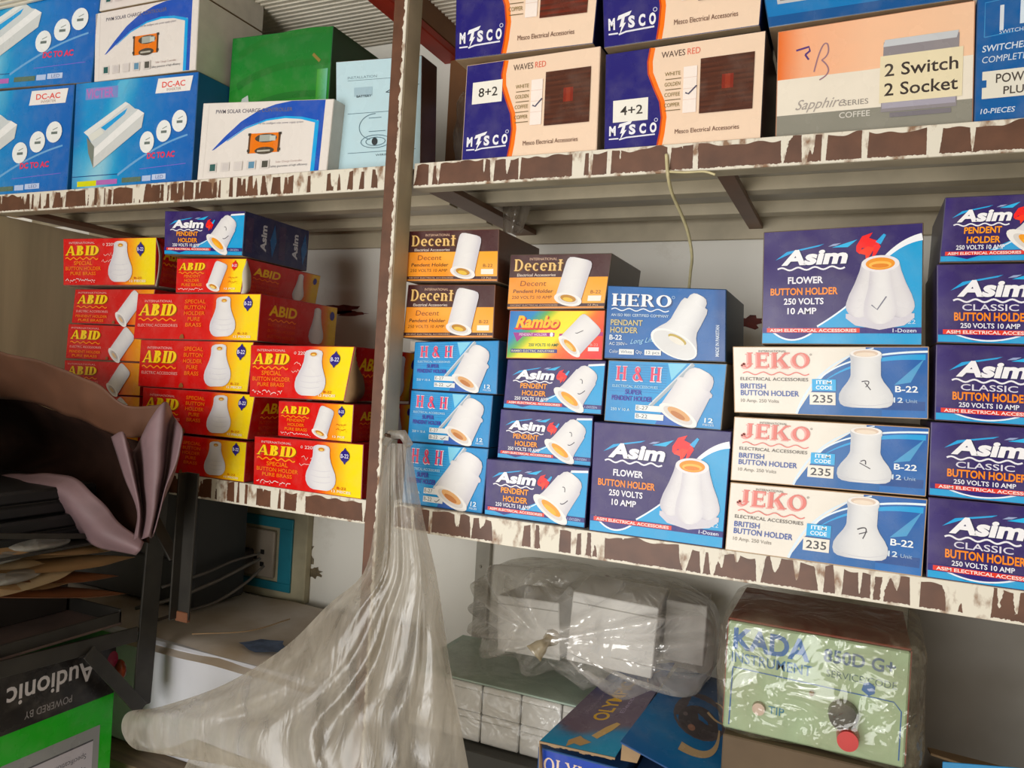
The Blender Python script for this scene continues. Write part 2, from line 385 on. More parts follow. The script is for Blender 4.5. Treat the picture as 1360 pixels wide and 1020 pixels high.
def abid_name(a, x, y, w, h):
    a.to('brand_lettering'); a.serif('ABID', x+w*.02, y-h*.07, h, 'a0500c', w*.93, .16, 1.5); a.serif('ABID', x, y, h, YEL, w*.93, .16, 1.5)
def abid_small(a, W, x, w, urdu=True, seed=3):
    a.to('printed_lettering'); a.text('INTERNATIONAL', x+w*.1, 89, 4.5, 'f3c9c4', w=w*.72)
    a.wave(x, x+w*.92, 57, 2.2, 5, 2.6, 'ff9a2a')
def d_abid_A(seed=1):
    def d(a):
        W = a.W; a.grid(lambda u, v: ramp([(0, 'cc2a28'), (.58, 'd23326'), (.70, 'f2912a'), (.80, 'f9c21c'), (.88, 'fbe00c'), (1, 'f8e414')], u), 30, 2)
        x, w = .03*W, .40*W; abid_name(a, x, 64, w, 21); abid_small(a, W, x, w)
        a.text('SPECIAL', x+w*.5, 43, 8, ORG, w=w*.52, bold=.02, al='c'); a.text('BUTTON HOLDER', x+w*.5, 31.5, 7.5, ORG, w=w*1.0, bold=.015, al='c'); a.text('PURE BRASS', x+w*.5, 21, 7, ORG, w=w*.72, bold=.015, al='c')
        a.scribble(x, x+w*.85, 9, 6, 1.6, 'f6d8d4', seed); a.ring(x+w*1.07, 87, 2.6, 2.6, .9, .9, 'f6d8d4'); a.text('220V', x+w*1.14, 84, 6, 'f6d8d4', w=w*.26, bold=.01)
        a.scribble(.46*W, .58*W, 64, 9, 1.5, 'f2b8b0', seed+4); a.scribble(.44*W, .56*W, 50, 8, 1.5, 'f2b8b0', seed+5)
        a_pear(a, .64*W, 50, 88); a_badge(a, .85*W, 76, 12)
        a.to('printed_lettering'); a.text('B-22', .83*W, 12, 4.5, 'c03020', w=.08*W, al='c'); a.text('12 PIECES', .83*W, 5.5, 4.5, 'fff4e0', w=.17*W, al='c', bold=.02)
    return d
def d_abid_B(seed=1):
    def d(a):
        W = a.W; a.grid(lambda u, v: ramp([(0, 'c62c2c'), (.62, 'cc2e2e'), (.72, 'ee8a3c'), (.82, 'f6b92e'), (.9, 'fada1e'), (1, 'f6dc28')], u), 30, 2)
        x, w = .03*W, .34*W; abid_name(a, x, 52, w, 26); a.to('printed_lettering'); a.text('INTERNATIONAL', x+w*.12, 82, 5, 'f3b9b4', w=w*.7); a.wave(x, x+w*.95, 43, 2.4, 5, 2.6, 'ff9a2a'); a.text('ELECTRIC ACCESSORIES', x, 27, 6, 'f0b4ac', w=w)
        for k, (t, ww) in enumerate((('SPECIAL', .17), ('BUTTON', .17), ('HOLDER', .17), ('PURE', .10), ('BRASS', .13))): a.text(t, .50*W, 80-13*k, 8, 'f0802c', w=ww*W, bold=.015, al='c')
        a_pear(a, .735*W, 51, 88, .05); a_badge(a, .915*W, 80, 13)
        a.to('printed_lettering'); a.text('B-22', .89*W, 12, 4.5, 'c05020', w=.07*W, al='c'); a.text('12 PIECES', .89*W, 5, 4.5, 'fff4e0', w=.13*W, al='c', bold=.02)
        a.to('thumb_notch'); a.poly([(.415*W+4*math.cos(t)*1.6, 1.0+10*math.sin(t)) for t in (math.pi*k/10 for k in range(11))], '8a5a3c')
    return d
def d_abid_C(seed=1, badge='2a1f7a', flip=False):
    def d(a):
        W = a.W; a.grid(lambda u, v: ramp([(0, 'cc2a28'), (.55, 'd23026'), (.66, 'ee8428'), (.80, 'f6a91c'), (.86, 'fbe00c'), (1, 'f8e414')], u), 30, 2)
        x, w = .04*W, .42*W; abid_name(a, x, 66, w, 22); a.to('printed_lettering'); a.wave(x, x+w*.92, 58, 2.2, 5, 2.6, 'ff9a2a')
        for k, (t, ww) in enumerate((('PENDENT', .6), ('HOLDER', .55), ('PURE BRASS', .75))): a.text(t, x+w*.5, 44-13*k, 8, ORG, w=w*ww, bold=.02, al='c')
        a.scribble(x, x+w*.95, 8, 6, 1.6, 'f6d8d4', seed)
        a_tubeholder(a, .63*W, 52, 78, 20, math.radians(252), CYL); a_badge(a, .86*W, 80, 12, col=badge)
        a.to('printed_lettering'); a.scribble(.80*W, .93*W, 42, 6, 1.3, 'd05020', 9); a.scribble(.80*W, .93*W, 30, 6, 1.3, 'd05020', 8); a.text('12 PCS', .84*W, 8, 5, 'fff4e0', w=.16*W, al='c', bold=.02)
    return d
def d_abid_L(seed=1):
    def d(a):
        W = a.W; a.grid(lambda u, v: ramp([(0, 'c02828'), (.70, 'c62c2c'), (.80, 'e88428'), (1, 'f0b030')], u+.0*v), 26, 2)
        x, w = .05*W, .42*W; abid_name(a, x, 58, w, 26); a.to('printed_lettering'); a.text('INTERNATIONAL', x, 88, 5, 'f0b4ac', w=w*.9); a.wave(x, x+w*.95, 48, 2.4, 5, 2.6, 'ff9a2a'); a.text('ELECTRIC ACCESSORIES', x, 32, 6, 'f0b4ac', w=w)
        a.text('PENDENT HOLDER', x, 17, 7, ORG, w=w, bold=.015); a.text('PURE BRASS', x+w*.1, 5, 7, ORG, w=w*.8, bold=.015)
        a_tubeholder(a, .74*W, 50, 92, 22, math.radians(232), CYL, gold='b9b0ac', gin='d8b890')
        a.to('thumb_notch'); a.poly([(.56*W+6*math.cos(t), 1.0+9*math.sin(t)) for t in (math.pi*k/10 for k in range(11))], '8a5a3c')
    return d
def s_abid(a):
    W = a.W; a.grid(lambda u, v: ramp([(0, 'b81a20'), (.72, 'c0201f'), (.82, 'd8742a'), (.90, 'd9b040'), (1, 'd9b040')], u), 12, 2)
    a.to('side_lettering'); a.text('ABID', .10*W, 58, 22, 'f0c020', w=.34*W, bold=.03, shear=.14); a.wave(.10*W, .44*W, 48, 2.2, 5, 2.4, 'f08a2a')
    for k in range(3): a.text('BUTTON HOLDER', .10*W, 34-13*k, 6.5, 'd8603a', w=.34*W)
    a.body([(0, .5), (.05, .8), (.18, 1), (.32, .95), (.55, .66), (.75, .5), (.95, .45), (1, .2)], .72*W, 6, math.pi/2, 86, 27, 'e4dedd', 'b8b0b4')
    a.ell(.93*W, 78, 9, 11, '2a1f7a', 14)
def s_plain(c):
    def d(a): a.rect(0, 0, a.W, 100, c)
    return d

INK = '2c1c5c'
def asim_name(a, x, y, w, h, slope=0.0):
    a.to('brand_emblem')
    a.poly([(x-w*.10, y+h*.35), (x+w*.08, y+h*.95), (x+w*.66, y+h*1.42), (x+w*.58, y+h*1.25), (x+w*.2, y+h*.92)], '2fa4dc')
    a.poly([(x+w*.78, y+h*1.12), (x+w*1.16, y+h*1.62), (x+w*1.02, y+h*1.1)], '48b4e4')
    a.poly([(x+w*.72, y+h*1.2), (x+w*.8, y+h*1.38), (x+w*.92, y+h*1.42), (x+w*.84, y+h*1.24)], '9aa6c8')
    a.to('brand_lettering'); a.text('Asim', x+w*.02, y-h*.05, h, '15104a', w=w, bold=.05, shear=.22); a.text('Asim', x, y, h, 'f6f5f8', w=w, bold=.045, shear=.22)
    a.wave(x-w*.06, x+w*.98, y-h*.33, h*.10, 4, h*.12, 'f0eff6')
def asim_flame(a, cx, cy, s):
    a.to('flame_emblem')
    P = lambda pts, c: a.poly([(cx+px*s, cy+py*s) for px, py in pts], c)
    P([(-.55, .1), (-.3, .55), (.15, .7), (.0, .45), (.35, .3), (.5, .02), (.3, -.35), (.12, -.5), (.18, -.2), (.0, -.05), (-.3, .0), (-.4, -.3), (-.55, -.15)], 'e8382a')
    P([(-.35, -.1), (-.05, .05), (.22, -.02), (.1, -.3), (-.12, -.62), (-.15, -.35), (-.45, -.25)], 'f05030')
    P([(.28, .25), (.62, .62), (.72, .55), (.5, .12)], '3aa6dc')
def asim_band(a, y, h, W, red_to=.62):
    a.to('printed_band'); a.rect(0, y, W, h, '241a6e'); a.rect(.03*W, y+h*.12, red_to*W, h*.76, 'd84a40'); a.text('ASIM ELECTRICAL ACCESSORIES', .05*W, y+h*.24, h*.5, 'fbe9e4', w=(red_to-.04)*W, bold=.02)
def d_asim_pendent(mark=True, seed=0):
    def d(a):
        W = a.W; a.grid(lambda u, v: ramp([(0, '33246a'), (.1, '2c1c5c'), (1, '2b1e60')], u), 10, 2)
        a.poly([(.36*W, 17), (.55*W, 34), (.75*W, 60), (.85*W, 92), (W, 96), (W, 0), (.3*W, 0)], '1c9fd4')
        a.arc(.36*W, 14, .74*W, 45, .84*W, 92, 2.4, 'd6ecf6', 1.2); a.stroke([(.84*W, 92), (W, 94)], 4, 'eef2f6')
        a.rect(0, 0, W, 9, '1b9fd2'); a.poly([(.05*W, 10), (.2*W, 3), (.32*W, 10)], '2a1f70')
        asim_name(a, .10*W, 62, .40*W, 17); asim_flame(a, .585*W, 68, 21)
        a.to('printed_lettering'); a.text('PENDENT', .30*W, 43, 9.5, 'f0a030', w=.28*W, bold=.03, al='c'); a.text('HOLDER', .31*W, 28, 9.5, 'f0a030', w=.25*W, bold=.03, al='c'); a.text('250 VOLTS 10 AMP', .29*W, 18, 6.5, 'ecebf4', w=.36*W, bold=.02, al='c')
        asim_band(a, 8, 8, W, .58); a.text('1-DOZEN', .90*W, 9.5, 4, 'c8d4ee', w=.12*W, al='c')
        a_tubeholder(a, .775*W, 54, 74, 25, math.radians(236), BELL, mouth=.34, gold='eca23a', gin='f2b95c', rim=1.1)
        if mark:
            a.to('pen_mark'); a.arc(.77*W, 64, .80*W, 66, .795*W, 56, 1.3, '4a4550'); a.arc(.76*W, 36+seed, .78*W, 32+seed, .83*W, 42+seed, 1.5, '3c3844')
    return d
def flower(a, cx, cy, s):
    a.to('holder_picture')
    def petal(x0, y0, x1, y1, r0, r1, c0, c1): 
        L = math.hypot(x1-x0, y1-y0); ang = math.atan2(y1-y0, x1-x0)
        prof = [(-.10*r0/L*4, .3), (-.06, .62), (0, .85), (.06, .97), (.14, 1.0), (.3, .94), (.55, .72), (.8, r1/r0), (.95, r1/r0*.98), (1.0, r1/r0*.8)]
        a.body(prof, cx+x0*s, cy+y0*s, ang, L*s, r0*s, c0, c1)
    a.poly([(cx+s*x, cy+s*y) for x, y in ((-.42, -.34), (-.30, -.44), (.0, -.50), (.30, -.44), (.42, -.34), (.42, -.28), (-.42, -.28))], 'd3d0d8')
    petal(-.27, -.26, -.13, .42, .17, .10, 'e2e0e2', 'c8c5cd'); petal(.27, -.26, .13, .42, .17, .10, 'dedcdf', 'c3c0c9'); petal(0, -.34, 0, .42, .20, .13, 'e9e8e9', 'd3d0d6')
    a.ell(cx, cy+.40*s, .235*s, .115*s, 'eae7ea', 24); a.ell(cx, cy+.40*s, .18*s, .085*s, 'e69a34', 24); a.ell(cx, cy+.385*s, .14*s, .05*s, 'f4c070', 20); a.ell(cx, cy+.372*s, .11*s, .03*s, 'dc8a2a', 16)
def d_asim_flower(tick=False):
    def d(a):
        W = a.W; a.grid(lambda u, v: ramp([(0, '302062'), (.5, '2c1c5c'), (1, '281c60')], u), 8, 4)
        a.poly([(.36*W, 14), (.52*W, 30), (.66*W, 50), (.76*W, 68), (.88*W, 84), (W, 90), (W, 8), (.36*W, 8)], '189fd2')
        a.arc(.36*W, 15, .62*W, 36, .72*W, 58, 1.4, 'eaf4fa', 1.4); a.arc(.72*W, 64, .85*W, 86, W, 89, 2, 'f4f6fa', 6)
        a.rect(0, 0, W, 14, '189fd2'); a.poly([(.04*W, 14), (.10*W, 6), (.19*W, 3), (.28*W, 6), (.37*W, 14)], '30206e'); a.arc(.04*W, 14, .19*W, -8, .37*W, 14, 1.5, 'f0f4fa')
        asim_name(a, .12*W, 70, .42*W, 12); asim_flame(a, .68*W, 82, 18)
        a.to('printed_lettering'); a.text('FLOWER', .28*W, 53, 5.6, 'efeef6', w=.23*W, bold=.03, al='c'); a.text('BUTTON HOLDER', .27*W, 43, 5.8, 'f0922c', w=.44*W, bold=.03, al='c'); a.text('250 VOLTS', .27*W, 34.5, 5.2, 'efeef6', w=.26*W, bold=.025, al='c'); a.text('10 AMP', .26*W, 26, 5.2, 'efeef6', w=.19*W, bold=.025, al='c')
        asim_band(a, 9, 5, W, .6); a.text('1-Dozen', .90*W, 10, 3, 'e8ecf8', w=.14*W, bold=.01, al='c'); a.text('B-22', .92*W, 17, 3.4, 'cfe6f4', w=.09*W, al='c')
        flower(a, .75*W, 43, 62)
        if tick: a.to('pen_mark'); a.stroke([(.70*W, 33), (.735*W, 29), (.79*W, 40)], 1.0, '7a7a88')
    return d
def d_asim_classic(a):
    W = a.W; a.grid(lambda u, v: ramp([(0, '33246a'), (.1, '2c1c5c'), (1, '2b1e60')], u), 8, 2)
    a.poly([(.60*W, 10), (.75*W, 40), (.85*W, 88), (W, 96), (W, 0), (.5*W, 0)], '1c9fd4')
    a.rect(0, 0, W, 11, '1b9fd2'); a.poly([(.10*W, 11), (.22*W, 2), (.38*W, 2), (.5*W, 11)], '2a1f70'); a.arc(.10*W, 11, .3*W, -6, .52*W, 11, 2, 'eef2fa')
    asim_name(a, .12*W, 60, .42*W, 19)
    a.to('printed_lettering'); a.text('CLASSIC', .32*W, 41, 8, 'dedbe8', w=.34*W, bold=.01, al='c'); a.text('BUTTON HOLDER', .33*W, 28, 10, 'f0922c', w=.46*W, bold=.03, al='c'); a.text('250 VOLTS 10 AMP', .32*W, 18.5, 6, 'ecebf4', w=.36*W, bold=.02, al='c')
    asim_band(a, 9, 8, W, .64); a_pear(a, .84*W, 50, 70)
def s_asim(a):
    W = a.W; a.rect(0, 0, W, 100, '232450')
    for k in range(2):
        x = (.12+.5*k)*W; a.to('side_lettering'); a.rect(x-.10*W, 10, .10*W, 80, '3a2a50'); a.text('Asim', x+.20*W, 20, 17, 'c9c9d2', w=62, bold=.04, rot=math.pi/2); a.poly([(x+.3*W, 10), (x+.36*W, 50), (x+.32*W, 90), (x+.26*W, 50)], '2a5a90')

def d_decent(a):
    W = a.W; a.rect(0, 0, W, 100, '3f1a1c'); a.grid(lambda u, v: ramp([(0, 'f6a85c'), (.35, 'ee9a50'), (.6, 'f8b466'), (1, 'f6ad58')], (u*.8+v*.3)), 16, 4, 0, 9, W, 49)
    a.rect(0, 0, W, 3, 'e09a5c'); a.rect(0, 3, W, 6, '3a1a1e')
    a.to('printed_lettering'); a.text('INTERNATIONAL', .20*W, 90, 4.5, 'd8b8a0', w=.28*W); a.text('Electrical Accessories', .08*W, 60, 5, 'e4d6cc', w=.40*W, bold=.01)
    a.text('Decent', .12*W, 42, 9.5, '7a4020', w=.27*W, shear=.1); a.text('Pendent Holder', .05*W, 29, 6.5, '4a2616', w=.42*W, bold=.012, shear=.1); a.text('250 VOLTS 10 AMP', .04*W, 18, 5.6, '5a3018', w=.42*W, shear=.08); a.text('DECENT ELECTRICAL ACCESSORIES', .03*W, 4.4, 2.8, 'd8b090', w=.5*W)
    a.text('B-22', .90*W, 27, 6, '6a3a1c', w=.1*W, al='c'); a.rect(.83*W, 13, .13*W, 10, 'f8efe4'); a.text('12 Pcs', .89*W, 4.2, 3, 'e8c8a8', w=.1*W, al='c')
    a.to('brand_lettering'); a.serif('Decent', .055*W, 68.5, 22, '6a4420', .50*W, fat=1.1); a.serif('Decent', .045*W, 70, 22, 'e9c68c', .50*W, fat=1.05)
    a_tubeholder(a, .675*W, 54, 78, 20, math.radians(258), CYL, mouth=.42, gold='b8862c', gin='e4c060', rim=1.1)
def d_ramlu(a):
    W = a.W
    def bg(u, v):
        t = u*1.0+(1-v)*.45
        return ramp([(0, '1f6fb4'), (.28, '2a86c0'), (.42, '6aa860'), (.55, 'f4e020'), (.78, 'fbe838'), (.95, 'f47a3c'), (1.45, 'e8303c')], t)
    a.grid(bg, 36, 16); a.poly([(.05*W, 54), (.5*W, 54), (.5*W, 46), (.16*W, 46), (.10*W, 34)], '9a2a86'); a.poly([(.55*W, 52), (W, 56), (W, 48), (.55*W, 46)], 'b03070')
    a.text('PENDENT HOLDER', .12*W, 47.5, 5, 'f0d8ec', w=.30*W, bold=.01); a.text('250 VOLTS 10 AMP', .23*W, 25, 6, '2a6a40', w=.32*W, bold=.02); a.rect(.04*W, 11, .50*W, 8, '30307c'); a.text('RAMBO ELECTRIC INDUSTRIES', .05*W, 12.8, 4.2, 'e8e4c0', w=.46*W, bold=.01); a.ell(.47*W, 50, 4, 5, 'e8f0f4', 8)
    a.to('brand_lettering'); a.text('Rambo', .085*W, 62, 24, 'c83028', w=.46*W, bold=.06, shear=.25); a.text('Rambo', .075*W, 65, 24, 'fbc21e', w=.46*W, bold=.035, shear=.25); a.rect(.06*W, 61, .46*W, 3, 'd83a28')
    a_tubeholder(a, .78*W, 52, 72, 23, math.radians(228), CYL, mouth=.34, gold='dca04a', gin='f0cc84', rim=1.08)
    a.to('pen_mark'); a.stroke([(.72*W, 54), (.735*W, 53), (.80*W, 59)], 1.3, '3a3038'); a.to('printed_lettering'); a.rect(.86*W, 16, .11*W, 8, 'f6e8e8'); a.text('B-22', .92*W, 27, 4.5, 'f0c0b4', w=.08*W, al='c')
def d_hh(mark=True):
    def d(a):
        W = a.W; a.grid(lambda u, v: ramp([(0, '178cc6'), (.5, '1e9ad2'), (1, '168ac4')], u), 8, 2)
        for k in range(12): a.rect(.02*W, 50+k*4, .50*W-(12-k)*0, 1.2, '177fba')
        a.poly([(.52*W, 99), (.68*W, 99), (.56*W, 72)], '8fd0ea'); a.stroke([(.735*W, 99), (.40*W, 30)], 6.5, 'a8b2ba'); a.stroke([(.715*W, 99), (.385*W, 30)], 2, 'd4dade')
        a.poly([(.45*W, 0), (.50*W, 22), (.62*W, 8), (.68*W, 0)], '1a5cae')
        a.to('brand_lettering'); a.serif('H & H', .07*W, 67.5, 25, 'f2e6ee', .40*W, fat=1.35); a.serif('H & H', .075*W, 69, 22.5, 'd84a6a', .39*W)
        a.to('printed_lettering'); a.text('ELECTRICAL ACCESSORIES', .05*W, 57, 4, 'c8e8f4', w=.40*W); a.text('SUPER', .24*W, 46, 7.5, '3a3aa0', w=.15*W, bold=.02, al='c'); a.text('PENDENT HOLDER', .05*W, 35.5, 7.5, '40309c', w=.36*W, bold=.02)
        a.text('250 V 10 A', .05*W, 18, 4.5, 'd0ecf6', w=.17*W, bold=.01)
        a.rect(.27*W, 20, .25*W, 9.5, 'e9ecec'); a.rect(.27*W, 6.5, .25*W, 9.5, 'e9ecec'); a.text('E-27', .28*W, 22, 6, '4a5a64', w=.10*W); a.text('B-22', .28*W, 8.5, 6, '4a5a64', w=.10*W)
        a.text('12', .90*W, 9, 7, 'e4f2f8', w=.07*W, bold=.02, al='c'); a.text('PIECES', .90*W, 4, 3, 'e4f2f8', w=.09*W, al='c')
        a_tubeholder(a, .735*W, 53, 80, 25, math.radians(244), STEP, mouth=.36, gold='d8a878', gin='b87848', rim=1.04)
        if mark: a.to('pen_mark'); a.stroke([(.42*W, 10), (.44*W, 8), (.48*W, 13)], 1.2, '404650')
    return d
def d_hero(a):
    W = a.W; a.grid(lambda u, v: ramp([(0, '155f9e'), (.5, '1765a6'), (.9, '165c9c'), (.91, '124f8c'), (1, '134a86')], u), 20, 2)
    a.to('brand_lettering'); a.serif('HERO', .05*W, 71.5, 17, '0e3f74', .52*W, fat=1.2); a.serif('HERO', .04*W, 73, 17, 'f3f4f6', .52*W, fat=1.2); a.wave(.04*W, .54*W, 68, 1.7, 4, 1.5, 'e4ecf4'); a.ring(.575*W, 87, 2.2, 2.2, .7, .7, 'a8c4e0')
    a.to('printed_lettering'); a.text('AN ISO 9001 CERTIFIED COMPANY', .04*W, 58.5, 3.6, 'c9dcee', w=.50*W, bold=.015); a.text('PENDANT', .04*W, 46, 7.5, 'cdbf8e', w=.28*W, bold=.02); a.text('HOLDER', .04*W, 35.5, 7.5, 'cdbf8e', w=.24*W, bold=.02); a.text('B-22', .035*W, 25.5, 6.5, 'eef2f6', w=.11*W, bold=.02); a.text('AC 250V~', .035*W, 18, 4, 'dce6f0', w=.16*W, bold=.01); a.text('Long Life', .22*W, 20, 7, 'a9d4ee', w=.20*W, shear=.35, slope=.12)
    a.text('Color', .04*W, 7, 4.5, 'dce6f0', w=.08*W); a.rect(.125*W, 5, .13*W, 7.5, 'e8eaea'); a.text('White', .14*W, 6.8, 4, '3a5060', w=.10*W); a.text('Qty.', .27*W, 7, 4.5, 'dce6f0', w=.06*W); a.rect(.345*W, 5, .14*W, 7.5, 'e8eaea'); a.text('12 pcs', .36*W, 6.8, 4, '3a5060', w=.11*W)
    a.text('MADE IN PAKISTAN', .955*W, 6, 4.5, 'dbe6f2', w=44, bold=.015, rot=math.pi/2)
    a.to('holder_picture')
    a.body([(0, .15), (.02, .28), (.08, .38), (.16, .40), (.17, .52), (.25, .58), (.5, .60), (.62, .60), (.72, .68), (.82, .84), (.92, .97), (1, 1.02)], .80*W, 91, math.radians(243), 78, 34, 'e8e8e8', 'c8c8cc')
    mx, my = .80*W+78*math.cos(math.radians(243)), 91+78*math.sin(math.radians(243)); A = math.radians(243)
    a.ell(mx, my, 17, 35, 'efefee', 28, A); a.ell(mx+.5, my-.5, 15, 32, 'dcdcdc', 28, A); a.ell(mx+5, my+7, 5, 14, 'b9a35c', 18, A); a.ell(mx+4, my+5, 4, 12, 'e8e4da', 18, A)
def d_jeko(mark=0):
    def d(a):
        W = a.W; a.rect(0, 0, W, 100, 'eae4da'); a.grid(lambda u, v: ramp([(0, '1a6cb0'), (.5, '0f5c9e'), (1, '0c5fa6')], v), 4, 8, .70*W, 0, .30*W, 100)
        a.poly([(.34*W, 0), (.41*W, 30), (.50*W, 62), (.62*W, 86), (.74*W, 98), (.78*W, 99.5), (.78*W, 0)], '12619f')
        a.arc(.34*W, 0, .44*W, 78, .74*W, 99, 3.4, 'dbe8f2', 2); a.arc(.46*W, 52, .60*W, 92, W, 94, 2, 'e8f4fa', 3); a.arc(.50*W, 52, .68*W, 88, .99*W, 86, 1, '2a9fd6', 8); a.poly([(.84*W, 46), (.985*W, 84), (.92*W, 50)], '5c9cc8')
        a.rect(.78*W, 10, .21*W, 13, '0a4a8a')
        a.to('brand_lettering'); a.serif('JEKO', .035*W, 67, 23, 'e2aaa4', .37*W); a.serif('JEKO', .045*W, 69, 23, 'd98078', .37*W); a.wave(.05*W, .41*W, 60, 2.2, 4, 1.5, 'd98078'); a.ring(.42*W, 89, 1.5, 1.5, .6, .6, '807870')
        a.to('printed_lettering'); a.text('INTERNATIONAL', .14*W, 92.5, 3, '605850', w=.15*W); a.text('ELECTRICAL ACCESSORIES', .035*W, 49, 4.8, '5a5450', w=.37*W, bold=.005); a.text('BRITISH', .035*W, 36.5, 7.5, '30509c', w=.14*W, bold=.012); a.text('BUTTON HOLDER', .035*W, 26, 7.8, '30509c', w=.32*W, bold=.012); a.text('10 Amp. 250 Volts', .035*W, 15.5, 5, '8a847c', w=.21*W)
        a.text('B-22', .90*W, 36, 8.5, 'eef4f8', w=.11*W, bold=.02, al='c'); a.text('12', .86*W, 21, 7, 'dbe8f2', w=.045*W, bold=.02, al='c'); a.text('Unit', .925*W, 21, 5, 'b0c8e0', w=.055*W, al='c')
        a.to('item_code_panel'); a.rect(.425*W, 35.5, .125*W, 17, '3aa8dc'); a.text('ITEM', .4875*W, 45.5, 5.2, 'f0f8fc', w=.08*W, bold=.02, al='c'); a.text('CODE', .4875*W, 37.5, 5.2, 'f0f8fc', w=.085*W, bold=.02, al='c'); a.rect(.412*W, 14.5, .135*W, 18.5, 'ece6dc'); a.text('235', .48*W, 18, 11, '2a2a30', w=.105*W, bold=.015, al='c')
        a.to('holder_picture')
        a.body([(0, .5), (.02, .8), (.06, .94), (.14, 1.0), (.24, .98), (.34, .86), (.46, .66), (.54, .57), (.58, .55), (.86, .55), (.9, .58), (.96, .58), (1, .5)], .70*W, 12, math.pi/2, 82, .137*W, 'e4e4e4', 'c4c6cc')
        a.ell(.70*W, 91, .078*W, 6.5, 'efecea', 24); a.ell(.70*W, 91, .062*W, 4.8, 'd8c4b4', 22); a.ell(.70*W, 89.5, .05*W, 3, 'eadccc', 18); a.arc(.57*W, 22, .70*W, 8, .83*W, 22, 1, 'cfcfd4')
        a.to('pen_mark')
        if mark == 0: a.arc(.68*W, 50, .74*W, 54, .70*W, 42, 1.6, '444048', 1.2); a.stroke([(.695*W, 49), (.725*W, 38)], 1.4, '444048')
        elif mark == 1: a.arc(.68*W, 44, .71*W, 50, .705*W, 40, 1.6, '444048'); a.stroke([(.675*W, 42), (.73*W, 34)], 1.3, '444048')
        else: a.arc(.68*W, 52, .75*W, 62, .71*W, 40, 1.8, '38343c', 1.4); a.stroke([(.69*W, 46), (.73*W, 50)], 1.3, '38343c')
    return d
def d_mesco(label, y_lab, check=True, wood='5c3426'):
    def d(a):
        W = a.W; a.rect(0, 0, W, 100, 'f0d8c2')
        edge = [(.30, 100), (.285, 86), (.29, 74), (.33, 58), (.37, 44), (.385, 28), (.375, 12), (.36, 0)]
        a.poly([(0, 0)]+[(x*W, y) for x, y in edge[::-1]]+[(0, 100)], '221e6c')
        a.stroke([((x+.012)*W, y) for x, y in edge], 5, 'f0823c'); a.stroke([((x-.004)*W, y) for x, y in edge], 1.6, 'c0502c')
        a.to('brand_lettering')
        for t, x, hh in (('M', .03, 9), ('S', .165, 9), ('C', .235, 9), ('O', .305, 9)): a.text(t, x*W, 14, hh, 'f0f0f6', w=.045*W, bold=.05)
        a.poly([(.09*W, 21), (.10*W, 25), (.19*W, 28), (.175*W, 24.5)], 'f4f4f8'); a.poly([(.125*W, 24), (.145*W, 24.5), (.135*W, 18), (.15*W, 18.5), (.105*W, 8.5), (.12*W, 15.5), (.105*W, 15)], 'f4f4f8'); a.stroke([(.03*W, 10), (.095*W, 10)], 1.4, 'e8e8f2'); a.stroke([(.10*W, 8.8), (.15*W, 10.5), (.34*W, 11.5)], 1.5, 'e8e8f2'); a.ring(.345*W, 26, 2, 2, .7, .7, 'c8c8e0')
        a.to('size_sticker'); a.rect(.055*W, y_lab, .235*W, 23, 'f2efe6'); a.text(label, .18*W, y_lab+7, 9, '33302e', w=.15*W, bold=.012, al='c')
        a.to('printed_lettering'); a.text('WAVES', .37*W, 88, 6, '5a4a44', w=.15*W); a.text('RED', .535*W, 88, 6, 'e08070', w=.08*W)
        for k, t in enumerate(('WHITE', 'GOLDEN', 'COFFEE', 'COPPER')):
            a.text(t, .445*W, 69-10.5*k, 3.8, '8a7a50', w=.10*W, al='c'); a.stroke([(.40*W, 65.5-10.5*k), (.50*W, 65.5-10.5*k)], .8, '7a6a50')
        a.rect(.515*W, 30, .085*W, 46, 'f7ece4')
        for k in range(3): a.stroke([(.515*W, 65-11*k), (.60*W, 65-11*k)], .5, 'e6d0c4')
        a.text('Mesco Electrical Accessories', .47*W, 10, 4.4, '6a4a40', w=.40*W)
        a.to('plate_picture'); a.grid(lambda u, v: mixc(wood, '3c2018', .5+.5*math.sin(v*70)*math.sin(u*3+v*9)), 4, 34, .62*W, 28, .325*W, 54); a.rect(.755*W, 50, .07*W, 14, '7a2c22'); a.rect(.775*W, 50, .03*W, 14, '8a3a2c')
        if check: a.to('pen_mark'); a.stroke([(.53*W, 50), (.55*W, 48.5), (.60*W, 56)], 1.5, '4a4a60')
    return d
